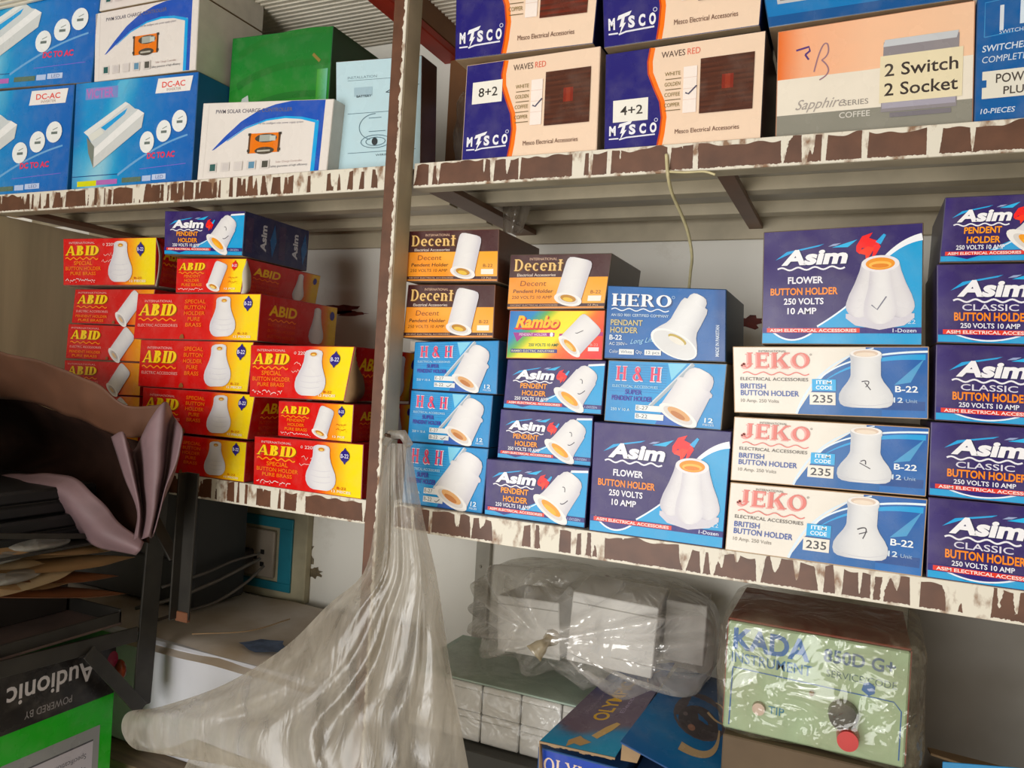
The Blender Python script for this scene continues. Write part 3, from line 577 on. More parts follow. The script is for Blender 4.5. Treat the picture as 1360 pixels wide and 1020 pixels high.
def d_socket(a):
    W = a.W
    a.grid(lambda u, v: ramp([(0, 'e0784c'), (.12, 'eeb494'), (.5, 'f2c6a8'), (1, 'f0ccb0')], u), 14, 2, 0, 52, W, 48); a.rect(0, 20, W, 34, 'ece4d6'); a.rect(0, 0, W, 20, '8c8a80'); a.poly([(0, 52), (W, 56), (W, 50), (0, 50)], 'ece4d6')
    a.to('brand_lettering'); a.stroke([(.10*W, 80), (.17*W, 82), (.175*W, 78), (.15*W, 75)], 1.8, '5a4078'); a.stroke([(.15*W, 75), (.17*W, 70)], 1.6, '5a4078'); a.arc(.20*W, 58, .24*W, 88, .27*W, 82, 1.2, '9a7a84'); a.arc(.27*W, 82, .29*W, 72, .24*W, 68, 1.2, '9a7a84'); a.arc(.24*W, 68, .32*W, 56, .23*W, 50, 1.2, '9a7a84')
    a.to('printed_lettering'); a.text('Sapphire', .10*W, 24, 9, 'a8a09a', w=.26*W, shear=.4); a.text('SERIES', .36*W, 24, 4.6, '908a84', w=.13*W); a.text('COFFEE', .34*W, 13, 5, 'd8d4cc', w=.16*W, bold=.01)
    a.to('socket_picture'); a.rect(.555*W, 15, .37*W, 61, '8f8a8e', .02); a.poly([(.56*W, 72), (.57*W, 78), (.93*W, 78), (.92*W, 72)], 'c9ccd0'); a.rect(.56*W, 18, .36*W, 5, 'a8a4b0'); a.rect(.60*W, 10, .3*W, 4, '7a767c')
    a.to('size_sticker'); a.rect(.545*W, 23, .405*W, 41, 'e8ddc0', .01); a.text('2 Switch', .57*W, 46, 10.5, '3a3230', w=.36*W, bold=.012); a.text('2 Socket', .57*W, 29, 10.5, '3a3230', w=.36*W, bold=.012)
def d_powerplug(a):
    W = a.W; a.rect(0, 0, W, 100, '1f5c98'); a.stroke([(.07*W, 68), (.07*W, 96), (.95*W, 99)], .8, '4a88bc'); a.stroke([(.07*W, 68), (.95*W, 72)], .8, '4a88bc')
    a.to('brand_lettering'); a.rect(.22*W, 72, .04*W, 20, 'd8dee4'); a.text('R', .42*W, 76, 26, 'd8e4ee', w=.25*W, bold=.03)
    a.to('printed_lettering'); a.text('SWITCHES', .22*W, 69, 3, 'd0dce8', w=.3*W); a.text('SWITCHES', .05*W, 56, 5, 'd6e0ea', w=.45*W, bold=.012, shear=.1); a.text('COMPLETE', .05*W, 47, 5, 'd6e0ea', w=.45*W, shear=.1); a.text('10-PIECES', .05*W, 6, 4, 'd6e0ea', w=.35*W, bold=.01, shear=.15)
    a.to('size_sticker'); a.rect(.06*W, 18, .86*W, 22, 'e4e0d4'); a.rect(.045*W, 27, .06*W, 6, '1f5c98'); a.text('POWER', .20*W, 30, 7, '4a4440', w=.42*W, bold=.012); a.text('PLUG', .28*W, 20.5, 6, '4a4440', w=.30*W, bold=.012)
def d_switchpanel(a):
    W = a.W; a.rect(0, 0, W, 100, '1d78b4'); a.rect(0, 0, W, 10, '17548e')
    a.to('plate_picture'); a.rect(.06*W, 22, .34*W, 74, 'c4c6c8'); a.rect(.075*W, 25, .31*W, 70, '8a8784'); a.rect(.46*W, 24, .16*W, 72, 'd6dade')
    a.to('printed_lettering'); a.text('SWITCH SERIES', .66*W, 40, 9, 'd8e4ee', w=.28*W)
def d_inverter(a):
    W = a.W
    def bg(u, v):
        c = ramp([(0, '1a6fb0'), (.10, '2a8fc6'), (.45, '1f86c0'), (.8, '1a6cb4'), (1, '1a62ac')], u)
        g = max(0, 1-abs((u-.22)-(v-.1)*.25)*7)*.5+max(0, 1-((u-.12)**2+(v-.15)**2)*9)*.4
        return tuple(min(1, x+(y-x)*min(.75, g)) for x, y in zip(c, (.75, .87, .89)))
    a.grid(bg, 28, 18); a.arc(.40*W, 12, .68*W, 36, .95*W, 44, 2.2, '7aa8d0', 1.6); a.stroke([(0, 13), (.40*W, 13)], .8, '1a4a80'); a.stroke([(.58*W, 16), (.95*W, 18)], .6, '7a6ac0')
    a.poly([(.30*W, 84), (.38*W, 99), (.46*W, 99), (.40*W, 84)], '6ab4d4')
    a.to('brand_lettering'); a.rect(.09*W, 84, .28*W, 11, '7a8ec4'); a.text('VICTER', .095*W, 85.5, 8, 'b07ab8', w=.24*W, bold=.03)
    a.to('printed_lettering'); a.text('DC TO AC', .64*W, 25, 5, 'd84a64', w=.22*W, bold=.04); a.rect(.05*W, 3.5, .17*W, 5, 'd8d850'); a.rect(.22*W, 4, .18*W, 4.5, 'b070b0'); a.rect(.44*W, 4.5, .16*W, 4.5, '5a7060'); a.rect(.61*W, 4.5, .07*W, 5, 'b8c8e4'); a.rect(.69*W, 5, .11*W, 5, 'c4d0e8'); a.text('LED', .72*W, 6, 3, '5a6a9a', w=.06*W)
    a.to('price_sticker'); a.rect(.68*W, 84, .27*W, 13.5, 'f0ece8', .2); a.text('DC-AC', .73*W, 89, 5, 'd8605a', w=.18*W, bold=.02); a.text('INVERTER', .77*W, 85.5, 2.4, '907a70', w=.11*W)
    a.to('inverter_picture'); a.poly([(.09*W, 54), (.44*W, 79), (.47*W, 77), (.13*W, 50)], 'e4e6e4'); a.poly([(.13*W, 50), (.47*W, 77), (.52*W, 72), (.55*W, 71), (.19*W, 38)], 'cfd4d4'); a.poly([(.24*W, 57), (.46*W, 73), (.44*W, 68), (.28*W, 54)], '2c9cd4'); a.poly([(.19*W, 38), (.55*W, 71), (.60*W, 67), (.19*W, 30)], 'eeeeec'); a.poly([(.19*W, 30), (.60*W, 67), (.585*W, 54), (.19*W, 20)], 'd2d4d2'); a.poly([(.12*W, 49), (.19*W, 40), (.19*W, 20), (.14*W, 34)], '7a8078'); a.poly([(.13*W, 50), (.24*W, 57), (.27*W, 52), (.17*W, 45)], 'dfe0d8')
    a.to('feature_icons')
    for x, y in ((.635, 40), (.765, 49), (.885, 57)): a.ell(x*W, y, .058*W, 10, 'eef0ee'); a.rect((x-.02)*W, y-2, .045*W, 2.4, '6a7470'); a.stroke([((x-.01)*W, y+2), ((x+.025)*W, y+4)], .8, '8a9490')
def d_solar(a):
    W = a.W; a.rect(0, 0, W, 100, 'e6e0da'); a.stroke([(.045*W, 2), (.05*W, 98)], .8, 'd2cbc4')
    outer = [(.10, 37), (.20, 55), (.32, 74), (.45, 88), (.58, 96), (.70, 100)]; inner = [(.12, 38), (.22, 50), (.36, 66), (.52, 76), (.66, 79), (.78, 77), (.895, 71)]
    a.poly([(x*W, y) for x, y in outer]+[(.945*W, 100), (.945*W, 0), (.905*W, 0), (.905*W, 72)]+[(x*W, y) for x, y in inner[::-1]], '2f55ae')
    a.stroke([(x*W, y-1.2) for x, y in inner[1:]], 1.2, '3aa4dc', 4); a.rect(.885*W, 0, .028*W, 71, '3aa4dc')
    a.to('printed_lettering'); a.text('PWM SOLAR CHARGE CONTROLLER', .11*W, 86, 5, '6a6670', w=.60*W, bold=.012); a.text('For the intelligent solar power supply system', .46*W, 69, 2.8, '8a8690', w=.34*W); a.text('Solar Charge Controller', .62*W, 15, 2.6, 'b09a96', w=.2*W); a.text('Safety guarantee of high efficiency', .58*W, 9, 2.8, '6a6a70', w=.28*W)
    a.to('controller_picture'); a.rect(.395*W, 30, .245*W, 27, '5a3a22'); a.rect(.41*W, 30, .215*W, 27, 'e0803a'); a.ell(.53*W, 50, .085*W, 6, '4a4238'); a.rect(.48*W, 45.5, .09*W, 9, 'a8aca4'); a.rect(.56*W, 46, .045*W, 7, 'c4c8c0'); a.ell(.525*W, 33, .075*W, 5, '4a4238'); a.rect(.47*W, 31.5, .10*W, 2.4, 'b8b4a8')
    for x in (.39, .625): 
        for y in (32, 54): a.rect(x*W, y, .022*W, 3.4, '3a342e')
    a.to('feature_icons')
    for k, c in enumerate(('2f5a58', 'cfc9c6', 'd6d0cc', '6a90a8', '4a4a44')): a.rect((.085+.105*k)*W, 8, .07*W, 12, 'd9d3ce'); a.rect((.10+.105*k)*W, 9.5, .045*W, 9, c)
def d_green(a):
    W = a.W; a.grid(lambda u, v: ramp([(0, '5a9a3c'), (.3, '4c963e'), (.7, '2e7c3a'), (1, '2a6e36')], v*.9+.1*u), 12, 10)
    for k in range(5): a.arc(.08*W, 8+20*k, .45*W, 26+21*k-k*2, .98*W, 18+20*k, 5, '2c7034', 4)
    a.poly([(.02*W, 8), (.14*W, 60), (.2*W, 62), (.23*W, 52), (.18*W, 28), (.14*W, 2), (.02*W, 2)], 'c9d0cc'); a.poly([(.0, 46), (.09*W, 52), (.1*W, 40), (.03*W, 32)], '3a7c38')
    a.grid(lambda u, v: mixc('4c963e', '7ab8a0', u), 4, 2, .88*W, 4, .1*W, 70)
    a.to('staples'); a.stroke([(.83*W, 84), (.9*W, 79)], 2, '8a7a4a'); a.stroke([(.83*W, 26), (.9*W, 20)], 2, '8a7a4a')
def d_leaflet(a):
    W = a.W; a.rect(0, 0, W, 100, 'c3dbe2'); K = '5c7480'
    a.to('printed_lettering'); a.text('INSTALLATION', .14*W, 84, 2.2, K, w=.35*W); a.stroke([(.14*W, 82.5), (.95*W, 82.5)], .4, K); a.stroke([(.14*W, 53), (.95*W, 53)], .5, K); a.stroke([(.14*W, 18), (.95*W, 18)], .5, K); a.text('WIRING DIAGRAM', .48*W, 14, 1.8, '3a4a54', w=.45*W)
    a.to('line_drawing')
    a.rect(.22*W, 68, .22*W, 8, 'a8c0ca'); a.text('BATTERY', .25*W, 67, 2, '2a3a44', w=.18*W, bold=.02); a.stroke([(.60*W, 70), (.78*W, 77), (.98*W, 75), (.80*W, 68), (.60*W, 70)], .7, '3a4a54'); a.stroke([(.65*W, 70), (.95*W, 76)], .6, '3a4a54')
    a.ring(.48*W, 40, .20*W, 12, .6, .6, K, 90, 250); a.stroke([(.40*W, 48), (.55*W, 48)], .5, K); a.ring(.48*W, 27, .18*W, 6, .6, .6, K); a.ring(.48*W, 27, .12*W, 4, .6, .6, K); a.ell(.47*W, 27, 3, 3.4, '2a3238'); a.stroke([(.40*W, 36), (.60*W, 36)], .5, K)
# ---------------------------------------------------------------- structure: room shell
H = 0.50; WALL_Y = 0.385
def struct(name, bm, m, **k): 
    o = bm_obj(name, bm, m, **k); tag(o, kind='structure'); return o
def wall_mat(name, col, dirt):
    m = bpy.data.materials.new(name); m.use_nodes = True; nt = m.node_tree; b = nt.nodes['Principled BSDF']
    tc = nt.nodes.new('ShaderNodeTexCoord'); n = nt.nodes.new('ShaderNodeTexNoise'); n.inputs['Scale'].default_value = 5; n.inputs['Detail'].default_value = 8; n.inputs['Roughness'].default_value = .7
    nt.links.new(tc.outputs['Object'], n.inputs['Vector'])
    r = nt.nodes.new('ShaderNodeValToRGB'); r.color_ramp.elements[0].position = .22; r.color_ramp.elements[1].position = .40
    r.color_ramp.elements[0].color = (*lin(dirt), 1); r.color_ramp.elements[1].color = (*lin(col), 1)
    nt.links.new(n.outputs['Fac'], r.inputs[0])
    mp = nt.nodes.new('ShaderNodeMapping'); mp.inputs['Scale'].default_value = (6, 6, 14); nt.links.new(tc.outputs['Object'], mp.inputs[0])
    n2 = nt.nodes.new('ShaderNodeTexNoise'); n2.inputs['Scale'].default_value = 3; n2.inputs['Detail'].default_value = 3; nt.links.new(mp.outputs[0], n2.inputs['Vector'])
    r2 = nt.nodes.new('ShaderNodeValToRGB'); r2.color_ramp.elements[0].position = .24; r2.color_ramp.elements[1].position = .27
    r2.color_ramp.elements[0].color = (*lin('6e2a1c'), 1); r2.color_ramp.elements[1].color = (1, 1, 1, 1); nt.links.new(n2.outputs['Fac'], r2.inputs[0])
    mx = nt.nodes.new('ShaderNodeMix'); mx.data_type = 'RGBA'; mx.blend_type = 'MULTIPLY'; mx.inputs[0].default_value = 1
    nt.links.new(r.outputs[0], mx.inputs[6]); nt.links.new(r2.outputs[0], mx.inputs[7]); nt.links.new(mx.outputs[2], b.inputs['Base Color'])
    b.inputs['Roughness'].default_value = .55
    bp = nt.nodes.new('ShaderNodeBump'); bp.inputs['Strength'].default_value = .2; bp.inputs['Distance'].default_value = .003; nt.links.new(n.outputs['Fac'], bp.inputs['Height']); nt.links.new(bp.outputs[0], b.inputs['Normal'])
    return m
WALLM = wall_mat('cream_wall_panel', 'ebe7dc', 'd2cbba')
ROOMM = mat('plain_plaster', 'b9b0a0', .8, nz=.06, scale=4)
bm = bmesh.new(); box(bm, -2.0, 2.4, WALL_Y, WALL_Y+.06, -1.35, 1.0, 0); wall_back = struct('wall_back', bm, WALLM)
bm = bmesh.new(); box(bm, -2.06, -2.0, -3.2, WALL_Y+.06, -1.35, 1.0, 0); struct('wall_left', bm, ROOMM)
bm = bmesh.new(); box(bm, 2.4, 2.46, -3.2, WALL_Y+.06, -1.35, 1.0, 0); struct('wall_right', bm, ROOMM)
bm = bmesh.new(); box(bm, -2.06, 2.46, -3.2, WALL_Y+.06, -1.41, -1.35, 0); struct('floor', bm, mat('cement_floor', 'b0a898', .8, nz=.1, scale=6))
bm = bmesh.new(); box(bm, .50, 2.46, -3.2, -3.12, -1.35, 1.0, 0); box(bm, -2.06, -1.55, -3.2, -3.12, -1.35, 1.0, 0); struct('wall_front_added', bm, ROOMM)  # unseen shop front, added to narrow the opening and cut ambient light
CEIL = 0.88
bm = bmesh.new(); box(bm, -2.06, 2.46, -3.2, WALL_Y+.06, CEIL+.02, CEIL+.06, 0); ceiling = struct('ceiling', bm, mat('ceiling_board', 'a89e8c', .8, nz=.06))
# ribbed ceiling sheets: each rib profile is real
slat = mat('cream_ribbed_sheet', 'efe6d2', .5, nz=.05, scale=8)
for sx0, sx1 in ((-1.35, -.64), (-.60, -.14), (-.10, .9)):
    vs = []; fs = []; n = 0; y = WALL_Y-.002
    k = 0
    while y > -0.55:
        for yy, zz in ((y, CEIL+.003), (y-.005, CEIL), (y-.010, CEIL), (y-.0115, CEIL+.004)):
            vs += [(sx0, yy, zz), (sx1, yy, zz)]
            if n: fs.append((n-2, n-1, n+1, n))
            n += 2
        y -= .013
    o = mesh_obj('ribbed_sheet', vs, fs, slat, ceiling)
redm = mat('red_painted_beam', 'b23420', .55, nz=.15, scale=12)
for k, (bx0, bx1) in enumerate(((-.64, -.60), (-.14, -.10))):
    lo_ = (CEIL-.022, CEIL-.058)[k]
    bm = bmesh.new(); box(bm, bx0, bx1, -.6, WALL_Y, lo_, (CEIL+.018, CEIL-.042)[k], .002); o = struct('trim_%d' % (k+1), bm, redm)
bm = bmesh.new(); box(bm, -.14, -.10, -.6, WALL_Y, CEIL-.0415, CEIL+.018, .001); struct('trim_6', bm, mat('brown_board', '7c5028', .6, nz=.15, scale=10))
bm = bmesh.new(); box(bm, -.86, -.62, WALL_Y-.012, WALL_Y, H+.0, CEIL-.03, .001); o = struct('trim_3', bm, mat('brown_board', '7c5028', .6, nz=.15, scale=10))
bm = bmesh.new(); box(bm, -.12, .30, WALL_Y-.012, WALL_Y, H+.12, CEIL-.03, .001); o = struct('trim_4', bm, mat('brown_board', '7c5028', .6))

# wall joint batten below the shelf
bm = bmesh.new(); box(bm, .0, .030, WALL_Y-.012, WALL_Y-.0005, -.45, -.03, .001)
for z in (-.10, -.17, -.24):
    bmesh.ops.create_uvsphere(bm, u_segments=8, v_segments=6, radius=.003, matrix=Matrix.Translation((.012, WALL_Y-.013, z)))
struct('trim_5', bm, mat('grey_batten', 'a8a294', .5, nz=.15, scale=20))

bm = bmesh.new(); box(bm, .745, 1.24, WALL_Y-.006, WALL_Y-.0006, -.495, -.05, .001); struct('trim_7', bm, mat('wall_shade_grey', '8b867d', .6, nz=.12, scale=4, col2='746a5c'))  # added grey panel: shade on the lower right wall put into colour
# ---------------------------------------------------------------- painted steel shelving
def drip_mat(name, z0, h, cream_bias, seed, vertical=False):
    """dark brown paint with runs of cream paint over it"""
    m = bpy.data.materials.new(name); m.use_nodes = True; nt = m.node_tree; b = nt.nodes['Principled BSDF']; L = nt.links.new
    tc = nt.nodes.new('ShaderNodeTexCoord'); sp = nt.nodes.new('ShaderNodeSeparateXYZ'); L(tc.outputs['Object'], sp.inputs[0])
    def math_(op, a, bb, c=None):
        n = nt.nodes.new('ShaderNodeMath'); n.operation = op
        for i, v in enumerate((a, bb, c)):
            if v is None: continue
            if isinstance(v, (int, float)): n.inputs[i].default_value = v
            else: L(v, n.inputs[i])
        return n.outputs[0]
    def noise(sx, sz, sc=1.0, det=2):
        cb = nt.nodes.new('ShaderNodeCombineXYZ'); L(math_('MULTIPLY', sp.outputs[0], sx), cb.inputs[0]); L(math_('MULTIPLY', sp.outputs[2], sz), cb.inputs[1]); cb.inputs[2].default_value = seed
        n = nt.nodes.new('ShaderNodeTexNoise'); n.inputs['Scale'].default_value = sc; n.inputs['Detail'].default_value = det; L(cb.outputs[0], n.inputs['Vector']); return n.outputs['Fac']
    zr = math_('DIVIDE', math_('SUBTRACT', sp.outputs[2], z0), h)
    if vertical:
        # cream along the right edge
        zr = math_('DIVIDE', math_('SUBTRACT', sp.outputs[0], z0), h)
        edge = math_('ADD', zr, math_('MULTIPLY', math_('SUBTRACT', noise(0, 90), .5), .5)); fac = math_('GREATER_THAN', edge, .80)
    else:
        run = noise(105, 5, 1, 0); big = noise(9, 3, 1, 1); fine = noise(300, 240, 1, 2)
        lvl = math_('ADD', math_('ADD', math_('MULTIPLY', math_('SUBTRACT', run, .60), 9.0), math_('MULTIPLY', math_('SUBTRACT', big, .5), 8.0)), math_('MULTIPLY', math_('SUBTRACT', fine, .5), .5))
        f1 = math_('GREATER_THAN', math_('ADD', zr, lvl), 1.02-cream_bias)
        f2 = math_('LESS_THAN', math_('ADD', zr, math_('MULTIPLY', math_('SUBTRACT', fine, .5), .12)), .09)
        f3 = math_('GREATER_THAN', math_('ADD', zr, math_('MULTIPLY', math_('SUBTRACT', noise(45, 0, 1, 0), .5), .35)), .90)
        fac = math_('MAXIMUM', math_('MAXIMUM', f1, f2), f3)
    mx = nt.nodes.new('ShaderNodeMix'); mx.data_type = 'RGBA'; L(fac, mx.inputs[0])
    rb = nt.nodes.new('ShaderNodeValToRGB'); L(noise(30, 30, 1, 4), rb.inputs[0]); rb.color_ramp.elements[0].position = .3; rb.color_ramp.elements[0].color = (*lin('54331f'), 1); rb.color_ramp.elements[1].color = (*lin('7a4f36'), 1)
    rc = nt.nodes.new('ShaderNodeValToRGB'); L(noise(70, 40, 1, 5), rc.inputs[0]); rc.color_ramp.elements[0].position = .33; rc.color_ramp.elements[0].color = (*lin('8c6a4e'), 1); rc.color_ramp.elements[1].position = .48; rc.color_ramp.elements[1].color = (*lin('e0d9c8'), 1)
    L(rb.outputs[0], mx.inputs[6]); L(rc.outputs[0], mx.inputs[7]); L(mx.outputs[2], b.inputs['Base Color']); b.inputs['Roughness'].default_value = .45
    bp = nt.nodes.new('ShaderNodeBump'); bp.inputs['Strength'].default_value = .5; bp.inputs['Distance'].default_value = .0015; L(fac, bp.inputs['Height']); L(bp.outputs[0], b.inputs['Normal'])
    return m
BEIGE = mat('beige_painted_steel', 'c8bb9f', .5, nz=.12, scale=16)
BROWN = mat('brown_painted_steel', '78543e', .5, nz=.15, scale=14)
SHEET = mat('dusty_shelf_sheet', 'cac3b4', .6, nz=.12, scale=7)
BH = .036
def beam(parent, x0, x1, ztop, mt, h=BH, y0=0.0):
    """front angle: face and bottom lip"""
    bm = bmesh.new(); box(bm, x0, x1, y0, y0+.003, ztop-h, ztop, .0006); bm_obj('front_beam', bm, mt, parent)
    bm = bmesh.new(); box(bm, x0, x1, y0+.003, y0+.030, ztop-h, ztop-h+.003, .0005); bm_obj('beam_lip', bm, BEIGE, parent)
unit = empty('steel_shelving', (0, .19, -.5), 'brown painted steel shelving with cream paint drips on its beams', 'shelving')
X0, X1 = -1.05, 1.25
for zt, nm, lb, rb_ in ((H, 'upper', 1.1, -.1), (0.0, 'lower', .42, .75)):
    for side, xa, xb, bias in (('l', X0, .018, lb), ('r', .046, X1, rb_)):
        beam(unit, xa, xb, zt, drip_mat('dripped_paint_%s_%s' % (nm, side), zt-BH+.5, BH, bias, len(nm)*3.1+len(side)+xa*2), BH)
        bm = bmesh.new(); box(bm, xa, xb, .003, WALL_Y-.004, zt-.003, zt, .0004); bm_obj('shelf_sheet', bm, SHEET, unit)
        for yy in (.16, .30):
            bm = bmesh.new(); box(bm, xa, xb, yy, yy+.028, zt-.022, zt-.003, .0006); bm_obj('underside_rail', bm, BEIGE, unit)
        bm = bmesh.new(); box(bm, xa, xb, WALL_Y-.012, WALL_Y-.004, zt-BH-.012, zt-.003, .0006); bm_obj('rear_beam', bm, BEIGE, unit)
    for xx, w in ((-.925, .055), (-.50, .02), (.046, .042), (.475, .022), (.93, .022)):
        bm = bmesh.new(); box(bm, xx, xx+w, .004, WALL_Y-.013, zt-BH+.004, zt-.023, .0006); bm_obj('cross_bar', bm, BROWN, unit)
bm = bmesh.new(); box(bm, -.936, -.926, .006, WALL_Y-.014, .0008, H-BH-.001, .001); bm_obj('end_panel', bm, mat('tan_end_panel', 'cdbd99', .6, nz=.10, scale=5, stretch=(1, 6, .6)), unit)
# posts: angle section, front flange and side flange
def post(x, y0, z0, z1):
    bm = bmesh.new(); box(bm, x, x+.022, y0, y0+.003, z0, z1, .0008); bm_obj('post_front', bm, drip_mat('dripped_post_%d' % int(x*100), x, .022, 0, x, True), unit)
    bm = bmesh.new(); box(bm, x+.0195, x+.0225, y0+.003, y0+.040, z0, z1, .0006); bm_obj('post_side', bm, BEIGE, unit)
post(.0195, -.036, -.9, CEIL-.03); post(-1.06, -.036, -.9, CEIL-.03); post(1.25, -.036, -.9, CEIL-.03)
for xx in (-1.06, 1.25):
    bm = bmesh.new(); box(bm, xx, xx+.022, WALL_Y-.03, WALL_Y-.005, -.9, CEIL-.03, .0008); bm_obj('rear_post', bm, BROWN, unit)
for zt in (H,):
    bm = bmesh.new(); box(bm, X0, X1, .30, .303, zt-.06, zt-.05, 0); bm.free()

# ---------------------------------------------------------------- cartons on the upper shelf
G_UP = 'inverter cartons on the upper shelf'
carton('inverter_carton', 'blue inverter carton lying on top of another, far left of upper shelf', 'box', [(-40, -18), (137, -42), (121, 109), (-55, 122)], .018, .16, d_inverter, '1c6cb0', group=G_UP)
carton('inverter_carton', 'blue inverter carton cut by left picture edge, standing on upper shelf', 'box', [(-70, 127), (99, 112), (89, 246), (-78, 249)], .018, .16, d_inverter, '1c6cb0', rest=H, group=G_UP)
carton('inverter_carton', 'blue inverter carton fully in view on upper shelf beside the white boxes', 'box', [(101, 111), (264, 95), (255, 233), (95, 246)], .018, .16, d_inverter, '185a92', rest=H, group=G_UP)
G_SOL = 'solar controller cartons'
carton('solar_controller_carton', 'white and blue solar controller carton on top of the blue inverter carton', 'box', [(127, 18), (265, -8), (260, 93), (125, 109)], .018, .155, d_solar, 'd8d2c6', group=G_SOL)
carton('solar_controller_carton', 'topmost white solar controller carton, mostly above the picture edge', 'box', [(133, -82), (272, -112), (265, -10), (128, 16)], .02, .155, d_solar, 'd8d2c6', group=G_SOL)
carton('solar_controller_carton', 'white and blue solar controller carton on the shelf before the green carton', 'box', [(270, 137), (444, 131), (434, 227), (262, 233)], .004, .075, d_solar, 'cfc8be', rest=H, group=G_SOL)
carton('green_carton', 'green striped carton with a white swirl behind the solar controller carton', 'box', [(309, 51), (443, 34), (432, 200), (298, 206)], .088, .20, d_green, '1f5230', rest=H)
carton('leaflet_carton', 'pale blue carton with line drawings behind the brown post', 'box', [(446, 82), (561, 73), (559, 216), (447, 223)], .032, .045, d_leaflet, '5a3a2c', rest=H, top='b89868')
# plastic wrapped bundle squeezed beside the switch cartons
G_SW = 'switch plate cartons on the upper shelf'
carton('switch_plate_carton', 'cream and navy switch plate carton beside the wrapped bundle, on the shelf', 'box', [(620, 87), (798, 61), (793, 194), (613, 210)], .006, .15, d_mesco('8+2', 58), 'e2c6ae', rest=H, group=G_SW)
carton('switch_plate_carton', 'cream and navy switch plate carton with a reddish plate picture, stacked on another', 'box', [(607, -66), (802, -92), (788, 58), (604, 80)], .004, .15, d_mesco('8+2', 66, True, '7a2e22'), '1e1c4c', group=G_SW)
carton('switch_plate_carton', 'cream and navy switch plate carton with its white label low down, on the shelf', 'box', [(804, 72), (1018, 40), (1011, 182), (802, 196)], .006, .15, d_mesco('4+2', 27), '2a2028', rest=H, group=G_SW)
carton('switch_plate_carton', 'upper cream and navy carton lying on the one with its white label low down', 'box', [(798, -92), (1022, -124), (1009, 34), (802, 64)], .004, .15, d_mesco('4+2', 70, False), '1e1c4c', group=G_SW)
carton('socket_carton', 'peach and grey carton reading 2 Switch 2 Socket', 'box', [(1033, 42), (1296, 0), (1293, 153), (1030, 178)], .010, .15, d_socket, 'c08a6c', rest=H)
carton('switch_panel_carton', 'blue carton with grey panel picture lying on the peach socket carton', 'box', [(1000, -88), (1300, -140), (1294, -4), (1021, 37)], .010, .15, d_switchpanel, '15507e')
carton('power_plug_carton', 'blue power plug carton at the right end of the upper shelf', 'box', [(1298, -2), (1440, -28), (1430, 139), (1294, 153)], .008, .15, d_powerplug, '1b4f84', rest=H)

# ---------------------------------------------------------------- cartons on the lower shelf, left of the post
GA = 'red and yellow lamp holder cartons'
RS = 'a81a1c'
def ab(label, px, Y, d, design, rest=None, sa=s_abid, depth=None):
    return carton('lamp_holder_carton', label, 'box', px, Y, d, design, RS, rest=rest, group=GA, side_art=sa, bottom='d8c8b0')
ab('red and yellow holder carton at the bottom of the middle stack, half behind the rack', [(190, 573), (328, 587), (324, 645), (185, 629)], .002, .19, d_abid_B(4), rest=0)
ab('red and yellow holder carton second from the bottom of the middle stack', [(190, 514), (339, 524), (329, 584), (188, 570)], .002, .19, d_abid_B(3))
ab('red and yellow holder carton second from the top of the middle stack', [(187, 451), (337, 454), (329, 521), (183, 513)], .002, .19, d_abid_B(2))
ab('red and yellow holder carton on top of the middle stack under the small pendant carton', [(183, 390), (347, 390), (342, 453), (177, 450)], 0.0, .20, d_abid_B(1))
ab('red and yellow holder carton at the bottom right beside the post', [(338, 579), (483, 590), (480, 664), (336, 646)], -.004, .19, d_abid_A(1), rest=0)
ab('small red pendant holder carton between the two larger ones beside the post', [(370, 532), (470, 537), (467, 588), (369, 579)], .004, .17, d_abid_C(2))
ab('red and yellow holder carton on top of the right stack with torn right end', [(333, 458), (471, 460), (457, 533), (331, 527)], -.002, .19, d_abid_A(5))
ab('red pendant holder carton fourth in the left stack, half hidden by the sack', [(86, 478), (188, 482), (186, 526), (84, 522)], .052, .15, d_abid_L(3))
ab('red pendant holder carton third in the left stack', [(91, 430), (194, 434), (189, 481), (87, 476)], .050, .15, d_abid_L(2))
ab('red pendant holder carton second in the left stack', [(100, 384), (206, 384), (198, 433), (95, 429)], .050, .15, d_abid_L(1))
ab('red pendant holder carton fifth in the left stack, seen behind the sack', [(84, 523), (186, 527), (184, 574), (82, 569)], .052, .15, d_abid_L(4))
ab('red pendant holder carton at the foot of the left stack', [(82, 570), (184, 575), (182, 622), (80, 615)], .052, .15, d_abid_L(5), rest=0)
ab('red and yellow holder carton topmost on the left stack under the shelf', [(84, 317), (208, 315), (206, 379), (84, 379)], .040, .15, d_abid_A(8))
ab('small red pendant carton under the blue and purple carton', [(235, 343), (328, 343), (320, 389), (233, 389)], .004, .19, d_abid_C(6, 'd83a2a'))
carton('pendant_carton', 'small purple and blue pendant holder carton on top of the red cartons', 'box', [(219, 280), (326, 280), (322, 340), (218, 338)], -.006, .16, d_asim_pendent(True, 2), '24264e', side_art=s_asim)

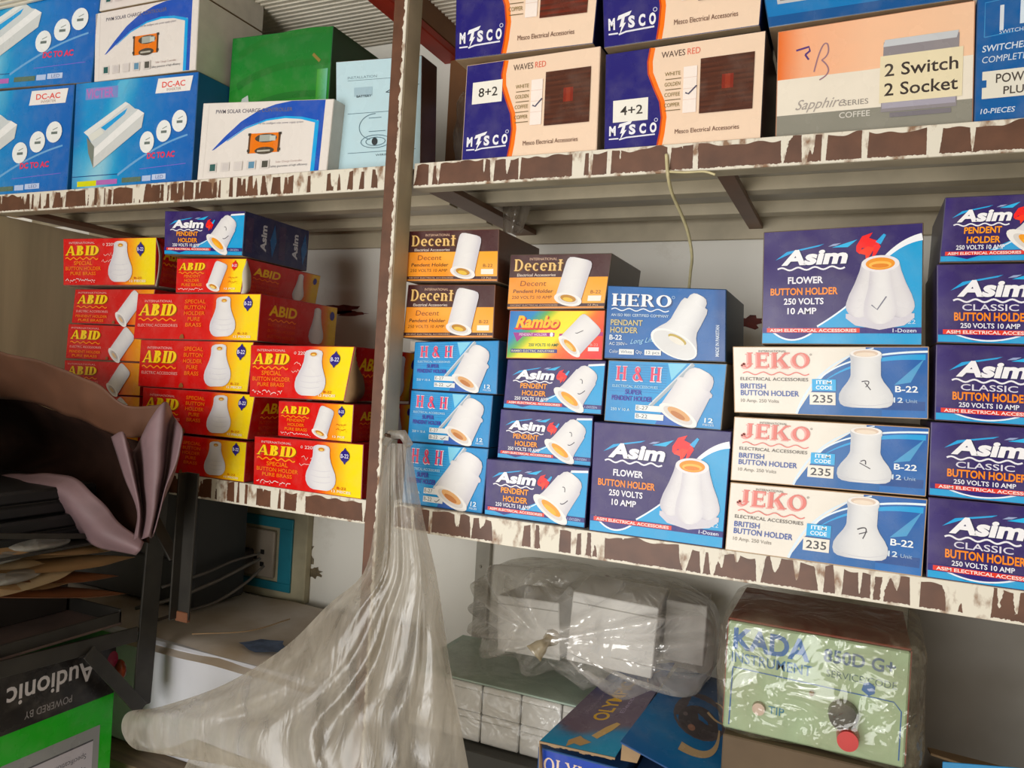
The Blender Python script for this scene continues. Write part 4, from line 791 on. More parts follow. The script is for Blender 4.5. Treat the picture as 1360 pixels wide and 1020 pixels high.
# ---------------------------------------------------------------- cartons on the lower shelf, right of the post
GD = 'brown and orange pendant holder cartons'
carton('pendant_carton', 'light blue pendant holder carton, lowest of three by the post', 'box', [(540, 587), (649, 596), (641, 669), (534, 659)], .012, .15, d_hh(), '14629c', rest=0, group='light blue pendant cartons')
carton('pendant_carton', 'light blue pendant holder carton, middle of three by the post', 'box', [(546, 518), (655, 525), (649, 595), (541, 586)], .012, .15, d_hh(), '14629c', group='light blue pendant cartons')
carton('pendant_carton', 'light blue pendant holder carton, topmost of three by the post', 'box', [(551, 454), (663, 452), (660, 524), (547, 517)], .012, .15, d_hh(), '14629c', group='light blue pendant cartons')
carton('pendant_carton', 'brown and orange pendant carton lying on the light blue cartons', 'box', [(542, 378), (658, 378), (655, 449), (535, 449)], .008, .15, d_decent, '7a4a30', group=GD, top='4a2c22')
carton('pendant_carton', 'brown and orange pendant carton at the top of the left column under the shelf', 'box', [(542, 307), (663, 304), (661, 374), (539, 374)], .008, .15, d_decent, '6a4030', group=GD, top='4a2c22')
GP = 'purple pendant holder cartons'
carton('pendant_carton', 'purple and blue pendant carton, lowest of three, standing on the shelf edge', 'box', [(646, 609), (783, 621), (777, 697), (643, 684)], .010, .15, d_asim_pendent(True, 0), '2a205e', rest=0, group=GP)
carton('pendant_carton', 'purple and blue pendant carton, middle of three', 'box', [(665, 543), (788, 552), (785, 620), (660, 608)], .020, .14, d_asim_pendent(True, 3), '2a205e', group=GP)
carton('pendant_carton', 'purple and blue pendant carton, topmost of three under the rainbow carton', 'box', [(674, 477), (805, 479), (799, 551), (668, 542)], .020, .14, d_asim_pendent(True, 1), '2a205e', group=GP)
carton('pendant_carton', 'rainbow coloured pendant carton with yellow lettering', 'box', [(677, 412), (804, 412), (800, 478), (672, 476)], .020, .14, d_ramlu, 'c86a40')
carton('pendant_carton', 'brown and orange pendant carton on the rainbow carton', 'box', [(678, 338), (813, 336), (803, 410), (673, 411)], .018, .15, d_decent, '5a4a3c', group=GD, top='4a3a30')
carton('flower_holder_carton', 'large purple and blue flower holder carton standing on the shelf below the blue cartons', 'box', [(789, 560), (972, 573), (960, 728), (782, 704)], .000, .17, d_asim_flower(False), '2a205e', rest=0, group='flower holder cartons')
carton('pendant_carton', 'light blue pendant carton between the deep blue carton and the flower holder carton', 'box', [(808, 478), (966, 483), (958, 572), (802, 559)], .006, .155, d_hh(False), '8a8478', group='light blue pendant cartons')
carton('pendant_carton', 'deep blue pendant carton with white serif lettering', 'box', [(807, 379), (965, 384), (964, 481), (802, 476)], .002, .16, d_hero, '123e66', top='3a5a70')
GJ = 'cream and blue button holder cartons'
for k, (px, lb, Y) in enumerate((([(970, 640), (1232, 663), (1225, 762), (963, 727)], 'cream and blue button holder carton, lowest of three, on the shelf edge', -.004),
                             ([(975, 553), (1235, 568), (1230, 660), (970, 638)], 'cream and blue button holder carton, middle of three', -.004),
                             ([(973, 460), (1234, 460), (1233, 557), (975, 548)], 'cream and blue button holder carton, topmost of three under the flower carton', -.004))):
    carton('button_holder_carton', lb, 'box', px, Y, .155, d_jeko((2, 1, 0)[k]), 'c8a884', rest=0 if k == 0 else None, group=GJ, top='b08a60')
carton('flower_holder_carton', 'large purple and blue flower holder carton on top of the cream and blue cartons', 'box', [(1014, 308), (1227, 295), (1225, 459), (1011, 457)], .002, .17, d_asim_flower(True), '6a5a48', group='flower holder cartons', top='5a4a80')
GC = 'purple button holder cartons at the right edge'
rows = [((1233, 660), (1230, 768), 'lowest of four, on the shelf edge', 0), ((1236, 560), (1233, 658), 'second from the shelf', None), ((1243, 457), (1241, 558), 'third from the shelf', None), ((1244, 351), (1244, 455), 'topmost of four', None)]
def edge_y(y, x): # follow the shelf direction to the right
    return y+(x-1240)*((y-384)/(1240+1575))
for tlp, blp, lb, rs in rows:
    xr = 1478
    carton('button_holder_carton', 'purple button holder carton at the right edge, '+lb, 'box', [tlp, (xr, edge_y(tlp[1], xr)), (xr-4, edge_y(blp[1], xr)), blp], -.002, .15, d_asim_classic, '3a2c62', rest=rs, group=GC)
carton('pendant_carton', 'purple pendant carton on top of the right edge stack', 'box', [(1255, 262), (1440, edge_y(262, 1440)), (1436, edge_y(348, 1436)), (1247, 349)], .000, .15, d_asim_pendent(False), '3a3450', group=GP)

# ends of cartons: opened white flaps
def flap(parent, name, pts, m, thick=.0006):
    vs = []; fs = []; n = len(pts)
    sheetv = [U(*q) for q in pts[:n//2]], [U(*q) for q in pts[n//2:]]
    A, B = spline(sheetv[0], 5), spline(sheetv[1], 5); k = min(len(A), len(B))
    for i in range(k): vs += [A[i], B[i]]
    fs = [(2*i, 2*i+1, 2*i+3, 2*i+2) for i in range(k-1)]
    o = mesh_obj(name, vs, fs, m, parent, smooth=True); md = o.modifiers.new('thickness', 'SOLIDIFY'); md.thickness = thick
    return o
bl_ = {o['label']: o for o in C.objects if o.get('label')}
WF = mat('white_flap_card', 'dcd3c4', .6, nz=.06); KF = mat('kraft_flap_card', 'b48e64', .7, nz=.1)
flap(bl_['red and yellow holder carton topmost on the left stack under the shelf'], 'end_flap', [(207, 316, .038), (211, 336, .034), (210, 360, .034), (206, 380, .038), (209, 317, .046), (215, 336, .046), (214, 360, .046), (210, 381, .046)], WF)
flap(bl_['small red pendant carton under the blue and purple carton'], 'end_flap', [(328, 346, .002), (322, 362, -.004), (322, 380, -.004), (320, 390, .0), (329, 350, .010), (333, 366, .012), (332, 384, .010), (328, 391, .008)], WF)
flap(bl_['red and yellow holder carton on top of the right stack with torn right end'], 'end_flap', [(472, 461, -.004), (466, 490, -.008), (461, 515, -.008), (457, 534, -.004), (474, 462, .02), (480, 490, .03), (484, 520, .04), (474, 535, .03)], KF)
mc = carton('maroon_carton', 'maroon carton end seen between the post and the light blue cartons', 'box', [(545, 468, ), (640, 470), (634, 655), (538, 648)], .175, .15, lambda a: a.rect(0, 0, a.W, 100, '3a1414'), '2c1010', rest=0)
bm = bmesh.new(); p = U(545, 468, .175); box(bm, p.x, p.x+.10, .172, .32, p.z+.001, p.z+.020, .001); bm_obj('white_lid', bm, mat('white_flap_card', 'dcd3c4', .6), mc[0])
# old paint stains on the wall panel
r = random.Random(11)
for name, px, py, sx_, sz_, col in (('red_stain', 452, 410, .055, .010, '7a2a20'), ('red_stain', 468, 416, .05, .006, '8a3a2c'), ('red_stain', 992, 428, .030, .012, '7a3228'), ('brown_stain', 404, 735, .03, .035, '8f8166'), ('brown_stain', 418, 760, .02, .014, '7c6c50')):
    p = U(px, py, WALL_Y-.0008); ring = []
    for k in range(22):
        t = k*2*math.pi/22; q = .55+.6*r.random(); ring.append((p.x+sx_*math.cos(t)*q, WALL_Y-.0008, p.z+sz_*math.sin(t)*q))
    mesh_obj(name, ring, [tuple(range(22))], mat('stain_'+col, col, .7, nz=.3, scale=60), wall_back)
# ---------------------------------------------------------------- things below the lower shelf
def film(name, col, opac, var=.25, rough=.16, scale=22, bump=.6, stretch=(1, 1, 1), gloss=.07, trans=.35):
    """thin clear or milky polythene"""
    m = bpy.data.materials.new(name); m.use_nodes = True; nt = m.node_tree; nt.nodes.clear(); L = nt.links.new
    out = nt.nodes.new('ShaderNodeOutputMaterial'); tc = nt.nodes.new('ShaderNodeTexCoord'); mp = nt.nodes.new('ShaderNodeMapping'); mp.inputs['Scale'].default_value = stretch; L(tc.outputs['Object'], mp.inputs[0])
    n = nt.nodes.new('ShaderNodeTexNoise'); n.inputs['Scale'].default_value = scale; n.inputs['Detail'].default_value = 3; n.inputs['Distortion'].default_value = .6; L(mp.outputs[0], n.inputs['Vector'])
    bp = nt.nodes.new('ShaderNodeBump'); bp.inputs['Strength'].default_value = bump; bp.inputs['Distance'].default_value = .02; L(n.outputs['Fac'], bp.inputs['Height'])
    tr = nt.nodes.new('ShaderNodeBsdfTransparent'); tr.inputs[0].default_value = (.95, .94, .92, 1)
    di = nt.nodes.new('ShaderNodeBsdfDiffuse'); di.inputs[0].default_value = (*lin(col), 1); L(bp.outputs[0], di.inputs['Normal'])
    tl = nt.nodes.new('ShaderNodeBsdfTranslucent'); tl.inputs[0].default_value = (*lin(col), 1)
    md = nt.nodes.new('ShaderNodeMixShader'); md.inputs[0].default_value = trans; L(di.outputs[0], md.inputs[1]); L(tl.outputs[0], md.inputs[2])
    mr = nt.nodes.new('ShaderNodeMapRange'); mr.inputs[1].default_value = .3; mr.inputs[2].default_value = .7; mr.inputs[3].default_value = max(0, opac-var); mr.inputs[4].default_value = min(1, opac+var); L(n.outputs['Fac'], mr.inputs[0])
    m1 = nt.nodes.new('ShaderNodeMixShader'); L(mr.outputs[0], m1.inputs[0]); L(tr.outputs[0], m1.inputs[1]); L(md.outputs[0], m1.inputs[2])
    gl = nt.nodes.new('ShaderNodeBsdfGlossy'); gl.inputs['Roughness'].default_value = rough; L(bp.outputs[0], gl.inputs['Normal'])
    lw = nt.nodes.new('ShaderNodeLayerWeight'); lw.inputs[0].default_value = .35; L(bp.outputs[0], lw.inputs['Normal'])
    pw = nt.nodes.new('ShaderNodeMath'); pw.operation = 'POWER'; L(lw.outputs['Facing'], pw.inputs[0]); pw.inputs[1].default_value = 3
    ml = nt.nodes.new('ShaderNodeMath'); ml.operation = 'MULTIPLY_ADD'; L(pw.outputs[0], ml.inputs[0]); ml.inputs[1].default_value = .28; ml.inputs[2].default_value = gloss
    m2 = nt.nodes.new('ShaderNodeMixShader'); L(ml.outputs[0], m2.inputs[0]); L(m1.outputs[0], m2.inputs[1]); L(gl.outputs[0], m2.inputs[2]); L(m2.outputs[0], out.inputs[0])
    return m
CLEAR = film('clear_polythene', 'e8e4dc', .08, .08)
MILKY = film('milky_polythene', 'd8d0c2', .36, .2, .28, 14, .25, (3, 3, .5), .06, .5)
WHITE = mat('white_card', 'dcdbd8', .6, nz=.04, scale=20)
KRAFT = mat('kraft_card', 'a08462', .8, nz=.1, scale=24)
FLOOR2 = -.50
bm = bmesh.new(); box(bm, X0, X1, -.02, WALL_Y-.004, FLOOR2-.02, FLOOR2-.001, .001)
o = bm_obj('base_board', bm, mat('dusty_wood_board', '7d6a52', .7, nz=.2, scale=10, stretch=(1, 8, 8)), unit)

def plain_carton(name, label, x0, x1, y0, y1, z0, z1, m, group=None, cat='box'):
    root = empty(name, ((x0+x1)/2, (y0+y1)/2, z0), label, cat, group)
    bm = bmesh.new(); box(bm, x0, x1, y0, y1, z0, z1, .0015); bm_obj('carton_body', bm, m, root)
    return root

# --- switchboard on the wall, with leads
a = U(238, 690, WALL_Y); b = U(391, 786, WALL_Y); sz0, sz1 = -.293, -.135; sx0, sx1 = -.80, -.435
sb = empty('switchboard', ((sx0+sx1)/2, WALL_Y, sz0), 'cream wall switchboard with a teal painted border under the shelf', 'switchboard')
bm = bmesh.new(); box(bm, sx0-.03, sx1+.035, WALL_Y-.020, WALL_Y-.0005, sz0-.02, sz1+.02, .002); bm_obj('backing_board', bm, mat('stained_cream_board', 'b7ad8e', .6, nz=.25, scale=9), sb)
TEAL = mat('teal_painted_rim', '1f7f92', .5, nz=.12)
for x0, x1, z0, z1 in ((sx0, sx1, sz1-.022, sz1), (sx0, sx1, sz0, sz0+.018), (sx1-.035, sx1, sz0+.018, sz1-.022), (sx0, sx0+.03, sz0+.018, sz1-.022)):
    bm = bmesh.new(); box(bm, x0, x1, WALL_Y-.026, WALL_Y-.0205, z0, z1, .001); bm_obj('teal_border', bm, TEAL, sb)
bm = bmesh.new(); box(bm, sx1-.15, sx1-.045, WALL_Y-.030, WALL_Y-.0205, sz0+.025, sz1-.03, .002); so = bm_obj('socket_plate', bm, mat('ivory_plastic', 'a99c8c', .4, nz=.08), sb)
for dx, dz in ((-.075, .045), (-.075, .018), (-.095, .032)):
    bm = bmesh.new(); box(bm, sx1+dx-.005, sx1+dx+.005, WALL_Y-.0312, WALL_Y-.0302, sz0+.03+dz, sz0+.04+dz, 0); bm_obj('socket_hole', bm, mat('dark_hole', '15120f', .7), sb)
bm = bmesh.new(); box(bm, sx1-.135, sx1-.095, WALL_Y-.075, WALL_Y-.031, sz0+.05, sz0+.085, .004); bm_obj('plug', bm, mat('dark_plug', '2c2420', .5), sb)
bm = bmesh.new(); box(bm, sx1-.24, sx1-.205, WALL_Y-.034, WALL_Y-.0205, sz0+.04, sz0+.10, .002); bm_obj('rocker_switch', bm, WHITE, sb)
CORD = mat('grey_cord', '5c554e', .5)
for k, (pts, rr) in enumerate(((((345, 742, .31), (320, 755, .24), (280, 775, .16), (230, 795, .10), (180, 808, .06)), .0035), (((350, 752, .31), (325, 775, .25), (285, 800, .18), (235, 815, .12), (190, 830, .08)), .0030), (((345, 735, .31), (310, 745, .24), (270, 762, .16), (215, 780, .08)), .0028))):
    bm = bmesh.new(); tube(bm, spline([U(x, y, Y) for x, y, Y in pts], 8), rr)
    o = bm_obj('power_cord', bm, CORD, sb, smooth=True); 0 and tag(o, ('thick grey power cord, middle of three at the switchboard', 'grey power cord, lowest of three hanging from the switchboard', 'thin grey power cord, uppermost of three at the switchboard')[k], 'cord', 'cords from the switchboard')

# --- big dusty white carton below the switchboard
top_z = -.305
f0 = UZ(195, 905, top_z); f1 = UZ(330, 905, top_z)
bx0, bx1, by0, by1 = -.98, -.10, .03, .335
root = empty('dusty_carton', ((bx0+bx1)/2, (by0+by1)/2, FLOOR2), 'large white carton with a dusty tan top behind the hanging bag', 'box')
bm = bmesh.new(); box(bm, bx0, bx1, by0, by1, FLOOR2, top_z, .004); bm_obj('carton_body', bm, mat('white_card_cool', 'd6d6dc', .6, nz=.04), root)
vs = []; fs = []; nx, ny = 30, 10
for j in range(ny+1):
    for i in range(nx+1):
        x = bx0+(bx1-bx0)*i/nx; y = by0-.012+(by1-by0+.012)*j/ny
        z = top_z+.004+.006*mnoise.noise(Vector((x*9, y*9, 1)))-(.016 if j == 0 else 0)
        vs.append((x, y, z))
fs = [(j*(nx+1)+i, j*(nx+1)+i+1, (j+1)*(nx+1)+i+1, (j+1)*(nx+1)+i) for j in range(ny) for i in range(nx)]
o = mesh_obj('dusty_top_flap', vs, fs, mat('dusty_tan_card', 'a39078', .85, nz=.16, scale=7, col2='c6bcb2'), root, smooth=True)
st = [U(365, 855, .0)]
c = UZ(352, 858, top_z+.012)
bm = bmesh.new(); r = random.Random(4); ring = [bm.verts.new((c.x+.05*math.cos(t)*(.6+.5*r.random()), c.y+.035*math.sin(t)*(.6+.5*r.random()), top_z+.0135)) for t in (k*2*math.pi/14 for k in range(14))]; bm.faces.new(ring)
bm_obj('blue_paint_patch', bm, mat('faded_blue_ink', '5a6c8c', .7, nz=.3, scale=40), root)
bm = bmesh.new(); tube(bm, spline([UZ(255, 842, top_z+.013), UZ(330, 838, top_z+.013), UZ(385, 822, top_z+.013)], 6), .0012, 6); bm_obj('flap_seam', bm, KRAFT, root)
bm = bmesh.new(); q = U(247, 998, by0-.001); box(bm, q.x-.008, q.x+.008, by0-.0008, by0-.0002, q.z-.004, q.z+.004, 0); bm_obj('blue_print_mark', bm, mat('blue_ink', '24337c', .6), root)

# --- added black box that darkens the space beside the switchboard
eb = empty('added_dark_box', (-.72, .27, top_z), 'added black box darkening the space under the shelf beside the switchboard', 'box')
EBM = mat('dark_box_black', '191817', .55, nz=.2)
bm = bmesh.new(); box(bm, -.96, -.505, .16, .30, top_z+.012, -.048, .004); bm_obj('case', bm, EBM, eb)  # body of the added dark box
bm = bmesh.new(); box(bm, -.95, -.515, .156, .1605, top_z+.10, top_z+.104, 0); bm_obj('added_box_seam', bm, mat('dark_hole', '15120f', .7), eb)
bm = bmesh.new(); box(bm, -.545, -.520, .1545, .1595, top_z+.115, top_z+.165, .002); bm_obj('added_box_clip', bm, WHITE, eb)

# --- pack of white cartons with a green sheet
pk = FLOOR2+.125
b0 = plain_carton('dark_carton', 'dark green-black carton with grey lettering under the white cartons', .02, .262, .095, .32, FLOOR2, pk-.002, mat('dark_olive_card', '3c3a34', .6, nz=.1))
art = Art(190); art.part = 'grey_lettering'; art.text('Remote', 168, 25, 8, '9a968c', w=40, rot=math.pi/2); art.ring(70, 60, 28, 28, 2, 2, '4c4a42')
lay_print(art, bilinear(Vector((.02, .095, pk-.002)), Vector((.262, .095, pk-.002)), Vector((.262, .095, FLOOR2)), Vector((.02, .095, FLOOR2)), Vector((0, -1, 0))), b0)
GW = 'small white cartons in the clear wrapped pack'
first = None
cols = [.018, .084, .150, .216, .282]; ws = .0635; hh = .044
lab = {0: 'bottom row', 1: 'top row'}; cl = ['beside the hanging bag', 'second from the hanging bag', 'third from the hanging bag', 'fourth from the hanging bag', 'nearest the dark blue open carton']
for rrow in range(2):
    for i, x in enumerate(cols):
        z0 = pk+rrow*(hh+.0008)
        if first is None:
            o = plain_carton('small_carton', '', x, x+ws, .12, .30, z0, z0+hh, WHITE)
            bm = bmesh.new(); box(bm, x+.001, x+ws-.001, .1188, .1199, z0+hh-.010, z0+hh-.009, 0); bm_obj('lid_edge', bm, mat('pale_edge', 'd2d0cb', .6), o)
            first = o
        else:
            o = first.copy(); C.objects.link(o); o.location = (x+ws/2, .21, z0)
            for ch in list(first.children):
                c2 = ch.copy(); C.objects.link(c2); c2.parent = o
        tag(o, 'small plain white carton, %s, %s' % (lab[rrow], cl[i]), 'box', GW)
ptop = pk+2*(hh+.0008)
bm = bmesh.new(); box(bm, .016, .348, .119, .305, ptop+.0005, ptop+.0035, .001)
o = bm_obj('green_sheet', bm, mat('dull_green_sheet', 'b2c6b8', .5, nz=.12, scale=14), origin=(.18, .21, ptop)); tag(o, 'dull green sheet lying on the small white cartons', 'sheet')
def wrap(name, c, rad, power, m, seed, knot=None, nu=56, nv=36, amp=.010, parent=None, freq=7):
    """crumpled closed film around a rounded box; knot = (direction, pull, pleats)"""
    vs = []; fs = []; sg = lambda v, p: math.copysign(abs(v)**p, v)
    kd = Vector(knot[0]).normalized() if knot else None
    if kd: ka = kd.cross(Vector((0, 0, 1))).normalized(); kb = kd.cross(ka)
    for j in range(nv+1):
        ph = -math.pi/2+math.pi*j/nv
        for i in range(nu):
            th = 2*math.pi*i/nu
            d = Vector((sg(math.cos(ph), power)*sg(math.cos(th), power), sg(math.cos(ph), power)*sg(math.sin(th), power), sg(math.sin(ph), power)))
            p = Vector((d.x*rad[0], d.y*rad[1], d.z*rad[2])); n = d.normalized()
            cr = mnoise.noise(p*freq*3+Vector((seed, 0, 0))); cr2 = abs(mnoise.noise(p*freq*7+Vector((0, seed, 0))))
            p = p+n*(amp*cr-amp*.7*cr2)
            if kd:
                dd = n.dot(kd)
                if dd > .25:
                    f = (dd-.25)/.75; ang = math.atan2(n.dot(kb), n.dot(ka))
                    p = p+n*(math.sin(ang*knot[2]+seed)*.016*(1-f)*f*4)
                    p = p.lerp(kd*knot[1], f**2.2*.9) if f > .0 else p
            vs.append(Vector(c)+p)
    for j in range(nv):
        for i in range(nu): fs.append((j*nu+i, j*nu+(i+1) % nu, (j+1)*nu+(i+1) % nu, (j+1)*nu+i))
    return mesh_obj(name, vs, fs, m, parent, smooth=True, origin=None if parent else (c[0], c[1], c[2]-rad[2]))
o = wrap('pack_wrap', (.182, .212, pk+.046), (.170, .10, .0505), .22, CLEAR, 3.1, amp=.004); tag(o, 'clear polythene wrap around the small white cartons', 'plastic wrap')

# --- knotted clear bag with white boxes on top of the pack
bz = ptop+.012
GB = 'white boxes inside the knotted bag'
def tilted_box(name, label, c, sx, sy, sz, rz, ry, m, group=None):
    root = empty(name, c, label, 'box', group); R3 = Matrix.Rotation(rz, 3, 'Z') @ Matrix.Rotation(ry, 3, 'Y')
    P = lambda x, y, z: Vector(c)+R3 @ Vector((x, y, z))
    bm = bmesh.new(); hexa(bm, [P(-sx, -sy, sz), P(sx, -sy, sz), P(sx, -sy, -sz), P(-sx, -sy, -sz), P(-sx, sy, sz), P(sx, sy, sz), P(sx, sy, -sz), P(-sx, sy, -sz)], .0015); bm_obj('carton_body', bm, m, root)
    bm = bmesh.new(); hexa(bm, [P(-sx*.98, -sy-.0006, sz*.72), P(sx*.98, -sy-.0006, sz*.72), P(sx*.98, -sy-.0006, sz*.69), P(-sx*.98, -sy-.0006, sz*.69), P(-sx*.98, -sy+.0005, sz*.72), P(sx*.98, -sy+.0005, sz*.72), P(sx*.98, -sy+.0005, sz*.69), P(-sx*.98, -sy+.0005, sz*.69)], 0); bm_obj('lid_edge', bm, mat('grey_edge', 'b4b2ac', .6), root)
    return root
WB = mat('bright_white_card', 'f2f1ef', .55, nz=.03)
pc = U(815, 832, .17); tilted_box('white_box', 'white box with a grey lid line in the right half of the knotted bag', (pc.x, .20, pc.z-.003), .064, .06, .052, .10, .05, WB, GB)
pc = U(708, 830, .17); tilted_box('white_box', 'white box behind the pleats in the left half of the knotted bag', (pc.x, .205, pc.z-.002), .056, .045, .044, -.12, -.08, WB, GB)
pc = U(898, 835, .17); tilted_box('grey_box', 'dull grey-white box at the back right end of the knotted bag', (pc.x+.004, .235, pc.z-.012), .030, .04, .045, .1, .02, mat('dull_grey_card', 'b4b0aa', .6))
bc = U(782, 828, .18)
o = wrap('knotted_bag', (bc.x, .195, bc.z), (.194, .108, .078), .55, film('clear_bag_film', 'ece8e2', .24, .18, .10, 16, .9, (1, 1, 1), .13), 7.7, ((-.14, -1, .03), .150, 15), amp=.007, freq=4, nu=110, nv=60)
tag(o, 'clear polythene bag knotted at the front, full of white boxes', 'plastic bag')
kp = Vector((bc.x, .195, bc.z))+Vector((-.14, -1, .03)).normalized()*.142
kpts = [kp+Vector((.0, .02, 0)), kp, kp+Vector((-.004, -.012, -.004)), kp+Vector((-.012, -.02, -.014))]
bm = bmesh.new(); tube(bm, spline(kpts, 4), [.012, .011, .010, .009, .006, .006, .007, .008, .010, .011, .012, .013, .015][:len(spline(kpts, 4))], 10); bm_obj('knot', bm, film('bag_knot_film', 'cbbb98', .6, .2), o, smooth=True)

# --- open dark blue cartons with gold lettering
def sheet(name, tl, tr, br, bl, m, parent, thick=.0025, nrm=None):
    n = (Vector(br)-Vector(bl)).cross(Vector(tl)-Vector(bl)).normalized()*thick
    bm = bmesh.new(); hexa(bm, [Vector(p) for p in (tl, tr, br, bl)]+[Vector(p)-n for p in (tl, tr, br, bl)], .0005); return bm_obj(name, bm, m, parent)
DB = mat('dark_blue_card', '1f4f86', .5, nz=.1, scale=16)
zt = -.292
oc = empty('open_carton', (.345, .10, FLOOR2), 'dark blue open carton with gold lettering on its torn sloping lid', 'box')
bm = bmesh.new(); box(bm, .292, .412, .0, .115, FLOOR2, zt-.004, .001); bm_obj('carton_body', bm, DB, oc)
art = Art(90); art.part = 'printed_front'; art.rect(0, 0, 90, 100, '1c3f9c'); art.to('brand_lettering'); art.serif('OLYMPIC', 4, 80, 14, 'd9c4b4', 84); art.to('printed_lettering'); art.text('TEDDY', 8, 66, 8, 'dfe4f0', w=32, bold=.02); art.text('SWITCH', 46, 66, 8, 'dfe4f0', w=34, bold=.02)
lay_print(art, bilinear(Vector((.296, .0, zt-.006)), Vector((.408, .0, zt-.006)), Vector((.408, .0, zt-.147)), Vector((.296, .0, zt-.147)), Vector((0, -1, 0))), oc)
tl, tr, br, bl = U(822, 884, .20), U(896, 880, .20), U(817, 1006, -.012), U(717, 984, -.012)
lid = sheet('lid_flap', tl, tr, br, bl, DB, oc)
art = Art(62); art.part = 'printed_lid'
art.grid(lambda u, v: ramp([(0, '2f86a8'), (.16, '2a7aa2'), (.22, '5c4c58'), (.55, '4e4250'), (.72, '3c3c5c'), (.85, '1f4c86'), (1, '1e5a9a')], v+.06*math.sin(u*5)), 10, 24)
art.to('brand_lettering'); art.text('OLYMPIC', 36, 30, 13, 'b8923c', w=46, rot=math.pi/2, bold=.02)
art.to('printed_lettering'); art.text('Electrical', 46, 40, 4, '8a7c90', w=30, rot=math.pi/2); art.text('Accessories', 16, 36, 4, '7a6c78', w=30, rot=math.pi/2); art.arc(48, 76, 40, 84, 52, 90, 1, 'b89880')
art.to('torn_patch'); art.poly([(34, 14), (40, 24), (46, 30), (50, 29), (47, 22), (40, 12)], 'b59664'); art.poly([(20, 6), (26, 12), (30, 10), (38, 8), (32, 3), (26, 4), (22, 0)], 'a8875c')
off_n = (br-bl).cross(tl-bl).normalized()
lay_print(art, bilinear(tl, tr, br, bl, off_n), oc)
bm = bmesh.new()
for k in range(26):
    t = k/26; p = bl.lerp(br, t); q = bl.lerp(br, t+1/26)
    d = .0025+.004*abs(mnoise.noise(Vector((k*.31, 2.2, 0))))
    hexa(bm, [p+Vector((0, -.001, 0)), q+Vector((0, -.001, 0)), q+Vector((0, -.001, -d)), p+Vector((0, -.001, -d)), p+Vector((0, .0015, 0)), q+Vector((0, .0015, 0)), q+Vector((0, .0015, -d)), p+Vector((0, .0015, -d))], 0)
bm_obj('torn_edge', bm, KRAFT, oc)
sheet('side_flap', U(717, 984, -.012), U(720, 985, -.006), U(722, 1040, -.006), U(716, 1040, -.012), KRAFT, oc, .002)
oc2 = empty('open_carton', (.47, .10, FLOOR2), 'dark blue carton with a lid showing a grey disc and tan crescents', 'box')
bm = bmesh.new(); box(bm, .416, .520, .004, .20, FLOOR2, zt-.018, .001); bm_obj('carton_body', bm, DB, oc2)
tl, tr, br, bl = U(900, 886, .20), U(968, 906, .205), U(960, 1060, -.02), U(824, 985, -.012)
sheet('lid_flap', tl, tr, br, bl, DB, oc2)
art = Art(66); art.part = 'printed_lid'; art.grid(lambda u, v: ramp([(0, '1c5c98'), (.25, '1f6a9c'), (.45, '2a5a86'), (.75, '3a4a62'), (1, '3c4656')], v*.8+u*.15), 10, 16)
art.to('disc_picture'); art.ell(42, 56, 23, 22, '4c4648'); art.ell(42, 50, 17, 15, '403c3e'); art.ell(38, 42, 3, 3, '8a6a5c'); art.ell(30, 52, 2, 2, '6a6262')
art.to('crescent_picture'); art.arc(34, 22, 62, 18, 60, 50, 8, 'b09a7c', 1); art.arc(48, 62, 58, 54, 66, 58, 2.4, 'b09a7c', 1); art.arc(54, 74, 62, 74, 66, 66, .8, 'b09a7c', 3)
lay_print(art, bilinear(tl, tr, br, bl, (br-bl).cross(tl-bl).normalized()), oc2)
sheet('inner_flap', U(826, 988, -.006), U(852, 1000, -.004), U(846, 1014, -.002), U(824, 1010, -.004), KRAFT, oc2, .002)

# --- green soldering instrument in a clear bag
kx0, kx1, ky0, ky1, kz0, kz1 = .524, .726, .030, .205, -.226, -.090
plain_carton('kraft_carton', 'brown carton under the green instrument', .526, .74, .02, .30, FLOOR2, kz0-.004, mat('kraft_card_box', '66543f', .8, nz=.1))
kd = empty('bench_instrument', ((kx0+kx1)/2, (ky0+ky1)/2, kz0), 'pale green instrument with blue lettering and rust red cover in a clear bag', 'instrument')
GRN = mat('pale_green_enamel', 'a9c29a', .4, nz=.06, scale=12)
bm = bmesh.new(); box(bm, kx0, kx1, ky0, ky1, kz0, kz1-.003, .002); bm_obj('case', bm, GRN, kd)
RUST = mat('rust_red_paint', '8a3420', .5, nz=.12, scale=12)
bm = bmesh.new(); box(bm, kx0-.001, kx1+.001, ky0+.004, ky1+.002, kz1-.0028, kz1, .001)
bm_obj('cover_top', bm, RUST, kd)
for sx in (kx0-.0016, kx1+.0002):
    bm = bmesh.new(); box(bm, sx, sx+.0014, ky0+.004, ky1, kz0+.004, kz1-.003, 0); bm_obj('cover_side', bm, RUST, kd)
art = Art(100*(kx1-kx0)/(kz1-kz0)); W = art.W; art.part = 'printed_panel'
art.to('brand_lettering'); art.text('KADA', .035*W, 76, 18, '2f62a0', w=.44*W, bold=.035)
art.to('panel_lettering'); art.text('850D G+', .55*W, 79, 11, '4a6484', w=.38*W, bold=.02); art.text('INSTRUMENT', .03*W, 63, 9, '3a6c98', w=.46*W, bold=.01); art.text('SERVICE/CODE', .57*W, 66, 6, '5a7474', w=.37*W); art.stroke([(.04*W, 58), (.93*W, 55), (.97*W, 48), (.97*W, 6)], 1, '2f62a0'); art.stroke([(.04*W, 58), (.035*W, 4)], 1.2, '2f62a0'); art.text('TIP', .26*W, 22, 7, '3a7c9c', w=.09*W); art.poly([(.80*W, 56), (.76*W, 60), (.77*W, 66), (.80*W, 68), (.83*W, 65), (.83*W, 59)], '2f62a0')
